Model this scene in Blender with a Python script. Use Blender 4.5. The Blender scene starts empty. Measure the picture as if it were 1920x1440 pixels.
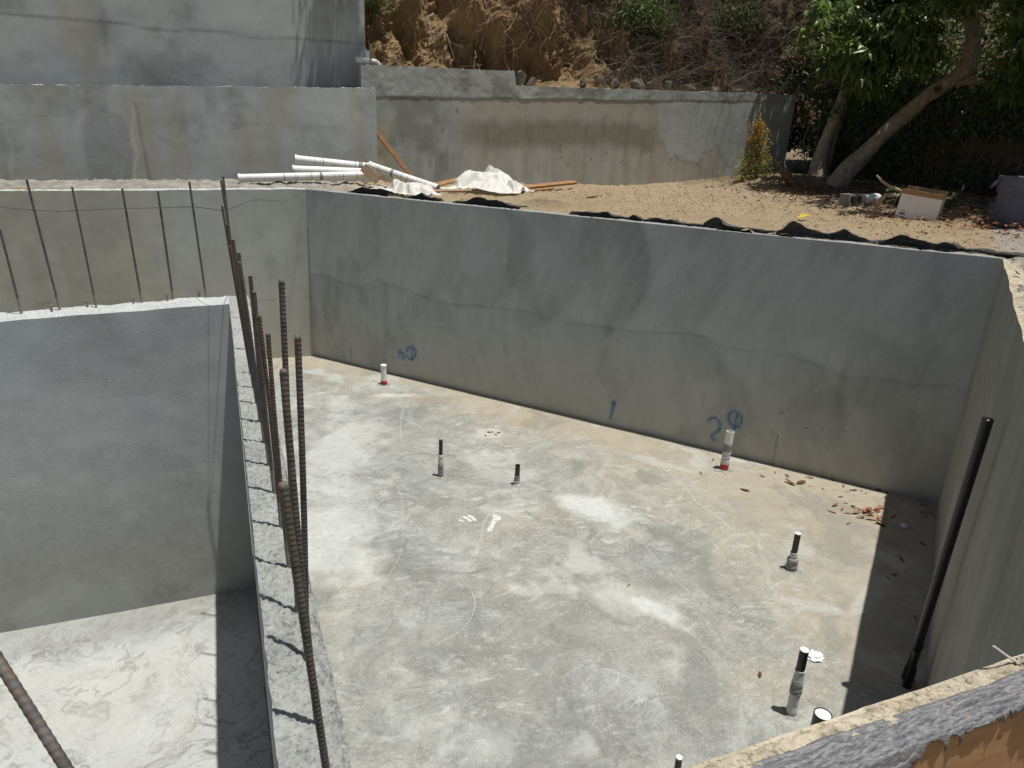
import bpy, math, random
import numpy as np
from mathutils import Vector, Matrix

random.seed(7)
rng = np.random.default_rng(7)
S = bpy.context.scene
COL = S.collection

# ------------------------------------------------------------------ camera
cam_d = bpy.data.cameras.new("camera")
cam = bpy.data.objects.new("camera", cam_d)
COL.objects.link(cam)
right = Vector((0.92805177, -0.37036, 0.0394129))
upv = Vector((0.08782961, 0.32045577, 0.94318294))
back = Vector((-0.36194733, -0.87186098, 0.32992812))
M = Matrix((right, upv, back)).transposed().to_4x4()
M.translation = Vector((0, 0, 3.9))
cam.matrix_world = M
cam_d.sensor_width = 36.0
cam_d.lens = 1331.0 / 1920.0 * 36.0
cam_d.clip_start = 0.05
cam_d.clip_end = 2000
S.camera = cam

# ------------------------------------------------------------------ sky, sun, exposure
SUN_EL, SUN_AZ = math.radians(79.4), math.radians(135.0)      # azimuth from +y towards +x
W = bpy.data.worlds.new("World")
S.world = W
W.use_nodes = True
wn = W.node_tree.nodes
sky = wn.new("ShaderNodeTexSky")
sky.sky_type = 'NISHITA'
sky.sun_disc = False
sky.sun_elevation = SUN_EL
sky.sun_rotation = SUN_AZ
sky.air_density = 1.0
sky.dust_density = 2.5
sky.ozone_density = 1.0
bg = wn.get("Background")
bg.inputs[1].default_value = 0.052
W.node_tree.links.new(sky.outputs[0], bg.inputs[0])
sd = bpy.data.lights.new("sun", 'SUN')
sd.energy = 4.9
sd.angle = math.radians(0.53)
sd.color = (1.0, 0.972, 0.93)
sun = bpy.data.objects.new("sun", sd)
COL.objects.link(sun)
sdir = Vector((math.sin(SUN_AZ) * math.cos(SUN_EL), math.cos(SUN_AZ) * math.cos(SUN_EL), math.sin(SUN_EL)))
sun.rotation_euler = sdir.to_track_quat('Z', 'Y').to_euler()
sun.location = sdir * 60
S.view_settings.view_transform = 'Standard'
S.view_settings.look = 'None'
S.view_settings.exposure = 0.04
S.view_settings.gamma = 1.0
S.render.engine = 'CYCLES'


# ------------------------------------------------------------------ numpy noise
def _hash(ix, iy, seed):
    h = (ix.astype(np.int64) * 374761393 + iy.astype(np.int64) * 668265263 + seed * 974711) & 0xFFFFFFFF
    h = ((h ^ (h >> 13)) * 1274126177) & 0xFFFFFFFF
    h = h ^ (h >> 16)
    return (h & 0xFFFF) / 65535.0


def vnoise(x, y, seed=0):
    x = np.asarray(x, float); y = np.asarray(y, float)
    xi = np.floor(x); yi = np.floor(y)
    fx = x - xi; fy = y - yi
    fx = fx * fx * fx * (fx * (fx * 6 - 15) + 10); fy = fy * fy * fy * (fy * (fy * 6 - 15) + 10)
    a = _hash(xi, yi, seed); b = _hash(xi + 1, yi, seed)
    c = _hash(xi, yi + 1, seed); d = _hash(xi + 1, yi + 1, seed)
    return (a * (1 - fx) + b * fx) * (1 - fy) + (c * (1 - fx) + d * fx) * fy


def fbm(x, y, sc=1.0, octv=5, seed=0, gain=0.5):
    x = np.asarray(x, float) * sc; y = np.asarray(y, float) * sc
    s = 0.0; a = 1.0; t = 0.0
    for i in range(octv):
        s = s + a * vnoise(x + 17.3 * i, y - 9.1 * i, seed + i * 31)
        t += a; a *= gain; x = x * 2.03; y = y * 2.03
    return s / t


def ss(a, b, x):
    t = np.clip((np.asarray(x, float) - a) / (b - a), 0, 1)
    return t * t * (3 - 2 * t)


# ------------------------------------------------------------------ object helpers
def tag(o, label=None, cat=None, group=None, kind=None):
    if label: o["label"] = label
    if cat: o["category"] = cat
    if group: o["group"] = group
    if kind: o["kind"] = kind
    return o


def link_mesh(name, me, parent=None, loc=None):
    o = bpy.data.objects.new(name, me)
    COL.objects.link(o)
    if loc is not None: o.location = loc
    if parent is not None: o.parent = parent
    return o


def empty(name, loc=(0, 0, 0), rz=0.0):
    o = bpy.data.objects.new(name, None)
    o.empty_display_size = 0.1
    COL.objects.link(o)
    o.location = loc
    o.rotation_euler = (0, 0, rz)
    return o


class MB:
    """collects verts and faces, builds one mesh object"""
    def __init__(self):
        self.v = []; self.f = []; self.m = []; self.n = 0

    def add(self, verts, faces, mi=0):
        b = self.n
        self.v.append(np.asarray(verts, float).reshape(-1, 3)); self.n += len(self.v[-1])
        for f in faces: self.f.append(tuple(b + i for i in f))
        self.m += [mi] * len(faces)
        return self

    def box(self, c, s, rot=None, mi=0):
        c = np.array(c, float); h = np.array(s, float) / 2
        P = np.array([[x, y, z] for x in (-1, 1) for y in (-1, 1) for z in (-1, 1)]) * h
        if rot is not None: P = P @ np.array(rot).T
        return self.add(P + c, [(0, 1, 3, 2), (4, 6, 7, 5), (0, 4, 5, 1), (2, 3, 7, 6), (0, 2, 6, 4), (1, 5, 7, 3)], mi)

    def tube(self, pts, rad, seg=8, cap=True, mi=0, twist=None):
        pts = [np.array(p, float) for p in pts]; n = len(pts)
        if np.isscalar(rad): rad = [rad] * n
        ref = None; V = []
        for i, p in enumerate(pts):
            t = pts[min(i + 1, n - 1)] - pts[max(i - 1, 0)]
            t = t / (np.linalg.norm(t) + 1e-12)
            if ref is None:
                ref = np.cross(t, [0, 0, 1.0])
                if np.linalg.norm(ref) < .1: ref = np.cross(t, [1.0, 0, 0])
            ref = ref - t * (ref @ t); ref /= np.linalg.norm(ref) + 1e-12
            bi = np.cross(t, ref)
            for k in range(seg):
                a = 2 * math.pi * k / seg
                V.append(p + (ref * math.cos(a) + bi * math.sin(a)) * rad[i])
        F = []
        for i in range(n - 1):
            for k in range(seg):
                k2 = (k + 1) % seg
                F.append((i * seg + k, i * seg + k2, (i + 1) * seg + k2, (i + 1) * seg + k))
        if cap:
            F.append(tuple(range(seg))[::-1]); F.append(tuple((n - 1) * seg + k for k in range(seg)))
        return self.add(V, F, mi)

    def lathe(self, prof, seg=24, c=(0, 0, 0), mi=0, cap=True):
        V = []; n = len(prof)
        for r, z in prof:
            for k in range(seg):
                a = 2 * math.pi * k / seg
                V.append((c[0] + r * math.cos(a), c[1] + r * math.sin(a), c[2] + z))
        F = []
        for i in range(n - 1):
            for k in range(seg):
                k2 = (k + 1) % seg
                F.append((i * seg + k, i * seg + k2, (i + 1) * seg + k2, (i + 1) * seg + k))
        if cap:
            F.append(tuple(range(seg))[::-1]); F.append(tuple((n - 1) * seg + k for k in range(seg)))
        return self.add(V, F, mi)

    def build(self, name, mats, parent=None, loc=None, smooth=False, base=None):
        V = np.concatenate(self.v) if self.v else np.zeros((0, 3))
        if base is not None:
            V = V - np.array(base); loc = base
        me = bpy.data.meshes.new(name)
        me.from_pydata(V.tolist(), [], self.f)
        if not isinstance(mats, (list, tuple)): mats = [mats]
        for m in mats: me.materials.append(m)
        if len(mats) > 1: me.polygons.foreach_set("material_index", self.m)
        if smooth: me.polygons.foreach_set("use_smooth", [True] * len(me.polygons))
        me.update()
        return link_mesh(name, me, parent, loc)


def quads_mesh(name, V, F, mats, mi=None, smooth=True, paint=None, attr="paint"):
    """fast mesh from numpy arrays, F is (n,4)"""
    me = bpy.data.meshes.new(name)
    V = np.ascontiguousarray(V, dtype=np.float32); F = np.ascontiguousarray(F, dtype=np.int32)
    nf, k = F.shape
    me.vertices.add(len(V)); me.vertices.foreach_set("co", V.ravel())
    me.loops.add(nf * k); me.loops.foreach_set("vertex_index", F.ravel())
    me.polygons.add(nf)
    me.polygons.foreach_set("loop_start", np.arange(0, nf * k, k, dtype=np.int32))
    if not isinstance(mats, (list, tuple)): mats = [mats]
    for m in mats: me.materials.append(m)
    if mi is not None: me.polygons.foreach_set("material_index", np.ascontiguousarray(mi, dtype=np.int32))
    me.update(calc_edges=True)
    me.polygons.foreach_set("use_smooth", np.full(nf, smooth))
    if paint is not None:
        a = me.color_attributes.new(attr, 'FLOAT_COLOR', 'POINT')
        P = np.ones((len(V), 4), dtype=np.float32); P[:, :3] = paint
        a.data.foreach_set("color", P.ravel())
    me.validate()
    return me


def grid_faces(nu, nv, off=0):
    i = np.arange(nu - 1)[:, None]; j = np.arange(nv - 1)[None, :]
    a = (i * nv + j).ravel() + off
    return np.stack([a, a + nv, a + nv + 1, a + 1], 1)


# ------------------------------------------------------------------ materials
def newmat(name):
    m = bpy.data.materials.new(name); m.use_nodes = True
    nt = m.node_tree
    b = nt.nodes.get("Principled BSDF")
    return m, nt, b


class NT:
    def __init__(self, nt): self.nt = nt

    def n(self, typ, **kw):
        nd = self.nt.nodes.new(typ)
        for k, v in kw.items(): setattr(nd, k, v)
        return nd

    def ln(self, a, b): self.nt.links.new(a, b)

    def val(self, sock, x):
        if hasattr(x, "is_output"): self.ln(x, sock)
        else:
            if sock.type == 'RGBA' and len(x) == 3: x = (*x, 1)
            sock.default_value = x

    def noise(self, vec, scale, detail=4, rough=.55, dist=0.0, out=0):
        t = self.n("ShaderNodeTexNoise")
        self.ln(vec, t.inputs["Vector"])
        t.inputs["Scale"].default_value = scale; t.inputs["Detail"].default_value = detail
        t.inputs["Roughness"].default_value = rough; t.inputs["Distortion"].default_value = dist
        return t.outputs[out]

    def math(self, op, a, b=None, c=None, clamp=False):
        t = self.n("ShaderNodeMath", operation=op, use_clamp=clamp)
        for i, x in enumerate((a, b, c)):
            if x is not None: self.val(t.inputs[i], x)
        return t.outputs[0]

    def vmath(self, op, a, b=None, s=None):
        t = self.n("ShaderNodeVectorMath", operation=op)
        self.val(t.inputs[0], a)
        if b is not None: self.val(t.inputs[1], b)
        if s is not None: self.val(t.inputs["Scale"], s)
        return t.outputs[0]

    def mapr(self, x, a, b, c=0.0, d=1.0):
        t = self.n("ShaderNodeMapRange"); t.clamp = True
        self.val(t.inputs[0], x)
        for i, v in zip((1, 2, 3, 4), (a, b, c, d)): self.val(t.inputs[i], v)
        return t.outputs[0]

    def mix(self, f, a, b, blend='MIX'):
        t = self.n("ShaderNodeMix", data_type='RGBA', blend_type=blend)
        self.val(t.inputs[0], f); self.val(t.inputs[6], a); self.val(t.inputs[7], b)
        return t.outputs[2]

    def mapping(self, vec, scale=(1, 1, 1), rot=(0, 0, 0), loc=(0, 0, 0)):
        t = self.n("ShaderNodeMapping"); self.ln(vec, t.inputs[0])
        t.inputs["Scale"].default_value = scale; t.inputs["Rotation"].default_value = rot
        t.inputs["Location"].default_value = loc
        return t.outputs[0]

    def bump(self, h, strength, dist, normal=None):
        t = self.n("ShaderNodeBump"); self.ln(h, t.inputs["Height"])
        t.inputs["Strength"].default_value = strength; t.inputs["Distance"].default_value = dist
        if normal is not None: self.ln(normal, t.inputs["Normal"])
        return t.outputs[0]


def coords(N):
    return N.n("ShaderNodeTexCoord").outputs["Object"]


def warped(N, vec, scale, amt, detail=3):
    c = N.noise(vec, scale, detail, .55, out=1)
    d = N.vmath('SUBTRACT', c, (.5, .5, .5))
    return N.vmath('ADD', vec, N.vmath('SCALE', d, s=amt))


def concrete(name, base, light=(.55, .55, .53), dark=(.12, .125, .125), tan=(.42, .34, .22), var=.22,
             scale=1.0, bump=.25, kind="wall", rough=.88):
    """plastered / cast concrete; vertex attribute 'paint': R lighter, G darker, B tan"""
    m, nt, b = newmat(name); N = NT(nt)
    v = coords(N)
    w = warped(N, v, .8 * scale, .9)
    big = N.mapr(N.noise(w, 1.1 * scale, 5, .6), .3, .7)
    mid = N.mapr(N.noise(w, 4.5 * scale, 8, .68, .6), .28, .72)
    fine = N.mapr(N.noise(v, 70, 4, .6), .3, .7)
    col = base
    fac = N.math('ADD', N.math('MULTIPLY', big, .5), N.math('MULTIPLY', mid, .5))
    lo = tuple(c * (1 - var) for c in base); hi = tuple(min(1, c * (1 + var)) for c in base)
    col = N.mix(fac, lo, hi)
    if kind == "wall":                      # faint vertical trowel drag and patchy coats
        st = N.noise(N.mapping(w, (9, 9, .7)), 1.0, 6, .6)
        col = N.mix(N.math('MULTIPLY', N.mapr(st, .4, .7), .22), col, tuple(c * 1.35 for c in base))
        bl = N.mapr(N.noise(v, .55, 2, .5), .45, .62)
        col = N.mix(N.math('MULTIPLY', bl, .35), col, (base[0] * .93, base[1] * 1.0, base[2] * 1.08))
        scr_ = N.math('ABSOLUTE', N.math('SUBTRACT', N.noise(N.mapping(w, (1, 1, .8)), 1.6, 3, .5, .8), .5))
        smk = N.mapr(N.noise(v, .9, 3, .5), .5, .62)
        col = N.mix(N.math('MULTIPLY', N.math('MULTIPLY', N.mapr(scr_, 0.0, .006, 1.0, 0.0), smk), .3), col, tuple(c * .55 for c in base))
        gr = N.noise(v, 48, 6, .75)
        col = N.mix(N.math('MULTIPLY', N.mapr(gr, .5, .7), .16), col, tuple(c * 1.4 for c in base))
        col = N.mix(N.math('MULTIPLY', N.mapr(gr, .5, .3), .2), col, tuple(c * .6 for c in base))
        pit = N.mapr(N.noise(v, 34, 2, .5), .72, .75)
        col = N.mix(N.math('MULTIPLY', pit, .6), col, tuple(c * .35 for c in base))
        h = N.math('ADD', N.math('MULTIPLY', fine, .5), N.math('MULTIPLY', N.noise(v, 22, 5, .6), .9))
    elif kind == "form":                    # board formed streaks
        st = N.noise(N.mapping(v, (14, 14, .25)), 1.0, 7, .65)
        col = N.mix(N.math('MULTIPLY', N.mapr(st, .38, .68), .3), col, tuple(c * 1.3 for c in base))
        st2 = N.mapr(N.noise(N.mapping(v, (5, 5, .12)), 1.0, 5, .6), .5, .62)
        col = N.mix(N.math('MULTIPLY', st2, .2), col, tuple(c * .7 for c in base))
        pit = N.mapr(N.noise(v, 30, 2, .5), .70, .73)
        col = N.mix(N.math('MULTIPLY', pit, .6), col, tuple(c * .4 for c in base))
        blot = N.mapr(N.noise(w, 1.4, 6, .65), .5, .65)
        col = N.mix(N.math('MULTIPLY', blot, .3), col, dark)
        h = N.math('ADD', N.math('MULTIPLY', fine, .5), N.math('MULTIPLY', st, .45))
    elif kind == "floor":                   # power trowel swirls, laitance veins
        wl = warped(N, v, .7, .8, 2)
        w2 = warped(N, wl, 2.2, .22, 3)
        cloud = N.noise(w2, 2.6, 11, .72, .45)
        col = N.mix(N.math('MULTIPLY', N.mapr(cloud, .50, .30), .75), col, dark)
        white = N.mapr(cloud, .52, .72)
        col = N.mix(N.math('MULTIPLY', white, .5), col, light)
        msk = N.mapr(N.noise(v, .8, 5, .6), .40, .62)
        st = N.noise(N.mapping(w2, (1, 2.7, 1), (0, 0, .55)), 4.6, 11, .74, .55)
        col = N.mix(N.math('MULTIPLY', N.math('MULTIPLY', N.mapr(st, .53, .66), .95), N.math('ADD', N.math('MULTIPLY', msk, .8), .2)), col, light)
        st2 = N.noise(N.mapping(w2, (2.1, 1, 1), (0, 0, .2)), 3.0, 10, .72, .3)
        col = N.mix(N.math('MULTIPLY', N.mapr(st2, .46, .30), .7), col, dark)
        tn = N.mapr(N.noise(w, .5, 6, .62), .46, .66)
        col = N.mix(N.math('MULTIPLY', tn, .28), col, tan)
        tn2 = N.mapr(N.noise(w2, 2.4, 8, .68), .52, .68)
        col = N.mix(N.math('MULTIPLY', tn2, .22), col, tan)
        m2 = N.noise(v, 30, 8, .78)
        col = N.mix(N.math('MULTIPLY', N.mapr(m2, .53, .68), .42), col, light)
        col = N.mix(N.math('MULTIPLY', N.mapr(m2, .47, .33), .45), col, dark)
        edge = N.math('ABSOLUTE', N.math('SUBTRACT', N.noise(w2, 1.7, 6, .6, .2), .5))
        emk = N.mapr(N.noise(v, 1.3, 3, .5), .52, .64)
        col = N.mix(N.math('MULTIPLY', N.math('MULTIPLY', N.mapr(edge, .0, .014, 1.0, 0.0), emk), .55), col, dark)
        spk = N.mapr(N.noise(v, 95, 2, .5), .60, .66)
        col = N.mix(N.math('MULTIPLY', spk, .4), col, light)
        spk2 = N.mapr(N.noise(v, 55, 2, .5), .69, .72)
        col = N.mix(N.math('MULTIPLY', spk2, .45), col, dark)
        h = N.math('ADD', N.math('MULTIPLY', fine, .35), N.math('MULTIPLY', white, .5))
    elif kind == "map":                     # dried slurry: pale with contour-like grey rings
        w2 = warped(N, v, .7, 1.2, 5)
        cn = N.math('MULTIPLY', N.noise(w2, 1.1, 6, .58, .4), 11.0)
        fr = N.math('PINGPONG', cn, .5)
        line = N.mapr(fr, 0.0, .17, 1.0, 0.0)
        msk = N.mapr(N.noise(v, 1.6, 4, .6), .4, .6)
        cn2 = N.math('PINGPONG', N.math('MULTIPLY', N.noise(w2, 1.6, 5, .55, .5), 10.0), .5)
        line2 = N.math('MULTIPLY', N.mapr(cn2, 0.0, .2, 1.0, 0.0), N.mapr(N.noise(v, 2.4, 3, .6), .5, .66))
        grey = N.mapr(N.noise(w2, 2.2, 9, .72, 1.0), .5, .74)
        col = N.mix(N.math('MULTIPLY', grey, .5), col, dark)
        col = N.mix(N.math('MULTIPLY', N.math('MULTIPLY', line, msk), .75), col, dark)
        edge = N.noise(w2, 30, 7, .75)
        col = N.mix(N.math('MULTIPLY', N.mapr(edge, .52, .68), .35), col, dark)
        col = N.mix(N.math('MULTIPLY', line2, .7), col, dark)
        tn = N.mapr(N.noise(w, .8, 5, .6), .55, .72)
        col = N.mix(N.math('MULTIPLY', tn, .3), col, tan)
        h = N.math('ADD', N.math('MULTIPLY', fine, .4), N.math('MULTIPLY', grey, .4))
    else:                                   # rough
        big2 = N.mapr(N.noise(v, 9, 6, .7), .4, .7)
        col = N.mix(N.math('MULTIPLY', big2, .3), col, tuple(c * .65 for c in base))
        g1 = N.noise(v, 62, 5, .72); g2 = N.noise(v, 130, 3, .6)
        pit = N.mapr(g1, .37, .47, 1.0, 0.0); pit2 = N.mapr(g2, .35, .45, 1.0, 0.0)
        col = N.mix(N.math('MULTIPLY', pit, .8), col, tuple(c * .3 for c in base))
        col = N.mix(N.math('MULTIPLY', pit2, .4), col, tuple(c * .5 for c in base))
        col = N.mix(N.math('MULTIPLY', N.mapr(g1, .54, .68), .45), col, light)
        h = N.math('ADD', N.math('MULTIPLY', g1, 2.2), N.math('MULTIPLY', g2, .8))
    f2 = N.math('MULTIPLY', N.math('SUBTRACT', fine, .5), .14)
    col = N.mix(1.0, col, N.n("ShaderNodeCombineColor").outputs[0], 'MULTIPLY') if False else col
    hs = N.n("ShaderNodeHueSaturation"); N.ln(col, hs.inputs["Color"]); N.ln(N.math('ADD', f2, 1.0), hs.inputs["Value"])
    col = hs.outputs[0]
    at = N.n("ShaderNodeAttribute"); at.attribute_name = "paint"
    sp = N.n("ShaderNodeSeparateColor"); N.ln(at.outputs["Color"], sp.inputs[0])
    brk = N.mapr(N.noise(v, 16, 6, .7), .25, .7, .55, 1.25)
    col = N.mix(N.math('MULTIPLY', sp.outputs[2], brk, clamp=True), col, tan)
    col = N.mix(N.math('MULTIPLY', sp.outputs[1], brk, clamp=True), col, dark)
    col = N.mix(N.math('MULTIPLY', sp.outputs[0], brk, clamp=True), col, light)
    N.ln(col, b.inputs["Base Color"])
    b.inputs["Roughness"].default_value = rough
    b.inputs["Specular IOR Level"].default_value = .25
    N.ln(N.bump(h, bump, .004), b.inputs["Normal"])
    return m


def simple(name, c, rough=.7, var=.2, nscale=6, bump=0.0, bscale=60, c2=None, spec=.3, metal=0.0, stretch=None, bdist=.003):
    m, nt, b = newmat(name); N = NT(nt)
    v = coords(N)
    vv = N.mapping(v, stretch) if stretch else v
    n1 = N.mapr(N.noise(vv, nscale, 6, .65), .3, .7)
    lo = tuple(x * (1 - var) for x in c); hi = tuple(min(1, x * (1 + var)) for x in c)
    col = N.mix(n1, lo, hi)
    if c2 is not None:
        n2 = N.mapr(N.noise(vv, nscale * 2.3, 5, .65), .52, .66)
        col = N.mix(N.math('MULTIPLY', n2, .8), col, c2)
    N.ln(col, b.inputs["Base Color"])
    b.inputs["Roughness"].default_value = rough
    b.inputs["Specular IOR Level"].default_value = spec
    b.inputs["Metallic"].default_value = metal
    if bump: N.ln(N.bump(N.noise(vv, bscale, 5, .6), bump, bdist), b.inputs["Normal"])
    return m


def leafmat(name, c, c2, trans=.25, rough=.5, spec=.35):
    """foliage: per-leaf tint from attribute 'paint' R"""
    m, nt, b = newmat(name); N = NT(nt)
    at = N.n("ShaderNodeAttribute"); at.attribute_name = "paint"
    sp = N.n("ShaderNodeSeparateColor"); N.ln(at.outputs["Color"], sp.inputs[0])
    oi = N.n("ShaderNodeObjectInfo")
    rw = .6 if 'dry' in name else .2
    f = N.math('ADD', N.math('MULTIPLY', sp.outputs[0], 1 - rw), N.math('MULTIPLY', oi.outputs["Random"], rw))
    col = N.mix(f, c, c2)
    N.ln(col, b.inputs["Base Color"])
    b.inputs["Roughness"].default_value = rough
    b.inputs["Specular IOR Level"].default_value = spec
    t = N.n("ShaderNodeBsdfTranslucent"); N.ln(col if name == "plastic_sheet" else N.mix(.4, col, (.25, .32, .03)), t.inputs[0])
    ms = N.n("ShaderNodeMixShader"); ms.inputs[0].default_value = trans
    N.ln(b.outputs[0], ms.inputs[1]); N.ln(t.outputs[0], ms.inputs[2])
    out = nt.nodes.get("Material Output"); N.ln(ms.outputs[0], out.inputs[0])
    return m


def spraymat(name, c, amount=.9):
    m, nt, b = newmat(name); N = NT(nt)
    v = coords(N)
    at = N.n("ShaderNodeAttribute"); at.attribute_name = "paint"
    sp = N.n("ShaderNodeSeparateColor"); N.ln(at.outputs["Color"], sp.inputs[0])
    nz = N.mapr(N.noise(v, 45, 6, .75), .38, .56, .1, 1.0)
    a = N.math('MULTIPLY', N.math('MULTIPLY', sp.outputs[0], nz), amount, clamp=True)
    b.inputs["Base Color"].default_value = (*c, 1); b.inputs["Roughness"].default_value = .85
    N.ln(a, b.inputs["Alpha"])
    return m


M_WALL = concrete("pool_plaster", (0.468, 0.474, 0.438), var=.13, dark=(0.222, 0.233, 0.213), tan=(.43, .395, .315), light=(0.540, 0.565, 0.525))
M_LEFTWALL = concrete("plaster_left", (0.372, 0.378, 0.337), var=.14, dark=(0.222, 0.225, 0.203), tan=(.40, .335, .23), light=(0.454, 0.465, 0.436))  # own plaster tone of the left pool walls
M_CROSS = concrete("cross_plaster", (0.386, 0.405, 0.396), var=.13, dark=(0.193, 0.198, 0.183), tan=(.35, .32, .265), light=(0.454, 0.475, 0.465), bump=.25)
M_RETAIN = concrete("retaining_plaster", (0.367, 0.395, 0.386), var=.2, scale=.7, dark=(0.145, 0.155, 0.150), tan=(.33, .295, .22), light=(0.444, 0.475, 0.455))
M_BACK = concrete("back_wall_plaster", (0.314, 0.332, 0.317), var=.2, dark=(0.135, 0.135, 0.114), tan=(.38, .335, .25), light=(0.482, 0.515, 0.505))
M_FORM = concrete("board_formed_concrete", (0.357, 0.345, 0.297), var=.12, dark=(0.183, 0.178, 0.158), tan=(.33, .28, .20), light=(0.367, 0.365, 0.327), kind="form", bump=.2)
M_FLOOR = concrete("trowelled_slab", (0.253, 0.260, 0.236), light=(0.511, 0.530, 0.500), dark=(0.125, 0.132, 0.119), tan=(.36, .30, .205), var=.26, kind="floor", bump=.12, rough=.8)
M_FLOOR2 = concrete("slurry_slab", (0.405, 0.420, 0.401), light=(0.511, 0.530, 0.510), dark=(0.164, 0.167, 0.147), tan=(.42, .395, .34), var=.14, kind="map", bump=.2)
M_TOP = concrete("rough_top", (0.280, 0.290, 0.272), light=(0.444, 0.460, 0.431), dark=(0.154, 0.160, 0.153), tan=(.44, .38, .27), var=.25, kind="rough", bump=.6)
M_WHITETOP = concrete("white_rough_top", (0.482, 0.500, 0.480), light=(0.579, 0.600, 0.579), dark=(0.241, 0.250, 0.238), tan=(.48, .42, .33), var=.2, kind="rough", bump=.5)
M_BERM = concrete("gunite_spill", (.25, .235, .205), light=(.38, .36, .32), dark=(.10, .095, .085), tan=(.42, .34, .22), var=.3, kind="rough", bump=.9)
M_RIM = concrete("sandy_rim", (.44, .385, .285), light=(.56, .50, .39), dark=(.16, .13, .09), tan=(.48, .38, .22), var=.3, kind="rough", bump=.8)
M_DIRT = simple("yard_dirt", (.43, .31, .165), .95, .25, 3, .8, 45, c2=(.30, .20, .10))
M_BANK = simple("bank_dirt", (.25, .145, .062), .95, .4, 2.2, 1.0, 30, c2=(.10, .058, .028))
M_PEB = simple("pebble", (.40, .30, .18), .9, .4, 9)
M_ROCK = simple("rock", (.16, .135, .105), .9, .45, 5, .8, 30, c2=(.08, .062, .045))
M_REBAR = simple("rebar_steel", (.125, .115, .105), .7, .45, 26, .3, 120, c2=(.17, .105, .065), spec=.4, metal=.25)
M_REBARTOP = simple("rebar_cement_coated", (.20, .185, .165), .85, .35, 30, .5, 120, c2=(.30, .29, .27))
M_RUST = simple("rebar_rust", (.14, .09, .06), .85, .35, 30, .3, 120, c2=(.08, .05, .035))
M_WIRE = simple("tie_wire", (.06, .055, .05), .6, .2, 30)
M_PVC = simple("pvc_white", (.72, .72, .69), .42, .06, 4, 0, c2=(.60, .59, .54), spec=.45)
M_PVCD = simple("pvc_print", (.22, .22, .21), .7, .3, 40)
M_ABS = simple("abs_black", (.012, .012, .012), .35, .3, 20, spec=.5, c2=(.03, .029, .027))
M_TAPE = simple("grey_wrap", (.22, .22, .215), .7, .3, 30, .4, 60, c2=(.42, .42, .40))
M_WTAPE = simple("white_wrap", (.55, .55, .53), .7, .15, 25, .5, 50, c2=(.36, .35, .33))
M_RED = simple("red_band", (.42, .015, .03), .6, .3, 40, c2=(.5, .3, .3))
M_SHEET = leafmat("plastic_sheet", (.70, .69, .63), (.70, .69, .63), .2, .5, .35)
M_WOOD = simple("lumber", (.30, .165, .075), .75, .3, 14, .2, 40, c2=(.19, .10, .045), stretch=(1, 1, 1))
M_WOODG = simple("weathered_board", (.30, .205, .13), .8, .2, 14, .2, 40, c2=(.2, .13, .08))
M_MAT = simple("drain_mat_black", (.022, .022, .022), .55, .4, 12, .5, 60, c2=(.07, .067, .06), spec=.4)
M_MATDUST = simple("drain_mat_dusty", (.05, .049, .046), .65, .5, 9, .6, 60, c2=(.15, .145, .13))
M_CMU = simple("cinder_block", (.30, .285, .25), .95, .2, 30, .8, 90)
M_CARDW = simple("card_white", (.80, .80, .80), .75, .06, 8)
M_CARDB = simple("card_brown", (.34, .22, .12), .85, .12, 10)
M_INK = simple("ink", (.03, .03, .04), .8, .1, 8)
M_CAN = simple("grey_plastic", (.10, .115, .165), .55, .15, 5, spec=.4)
M_CANIN = simple("grey_plastic_inside", (.05, .055, .075), .7, .15, 5)
M_BAG = simple("bag_plastic", (.55, .60, .66), .45, .1, 7)
M_BARK = simple("bark", (.33, .275, .215), .9, .4, 14, 1.0, 26, c2=(.15, .118, .088), stretch=(1, 1, .45), bdist=.03)
M_STUMP = simple("stump_bark", (.12, .075, .045), .95, .4, 12, 1.0, 30, c2=(.25, .16, .09))
M_ROOT = simple("root", (.33, .26, .18), .9, .3, 12, .3, 40, c2=(.2, .15, .1))
M_TWIG = simple("dry_twig", (.165, .13, .105), .95, .45, 3, 0, c2=(.085, .065, .055))
M_FENCE = simple("fence_board", (.085, .065, .05), .9, .3, 8, .5, 40, stretch=(3, 3, .3))
M_LEAF = leafmat("tree_leaf", (.04, .085, .016), (.16, .22, .06), .32, .38, .5)
M_IVY = leafmat("ivy_leaf", (.03, .062, .016), (.11, .16, .055), .15, .4, .4)
M_SHRUB = leafmat("shrub_leaf", (.03, .065, .014), (.105, .15, .035), .2)
M_DARKSH = leafmat("dark_shrub_leaf", (.028, .052, .014), (.10, .125, .045), .15)
M_BUSHY = leafmat("yellow_bush_leaf", (.36, .25, .025), (.46, .13, .05), .4)
M_BUSHG = leafmat("green_bush_leaf", (.24, .24, .03), (.36, .27, .03), .4)
M_DRY = leafmat("dry_leaf", (.24, .085, .05), (.48, .27, .16), .12, .7, .2)
M_DRYD = leafmat("dark_dry_leaf", (.08, .04, .022), (.17, .085, .045), .05, .8, .1)
M_YLEAF = leafmat("yellow_leaf", (.65, .50, .02), (.7, .55, .04), .2)
M_FRED = leafmat("red_flower", (.5, .01, .03), (.6, .02, .05), .2)
M_SPRAY = spraymat("blue_spray_paint", (.03, .22, .46), .8)
M_CHALK = spraymat("pale_scratch", (.60, .59, .53), .6)
M_WHITESPOT = spraymat("white_lime_spot", (.74, .74, .72), .95)
M_FOAM = simple("foam_white", (.7, .7, .7), .8, .1, 40, .8, 60, c2=(.3, .3, .3))

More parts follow.
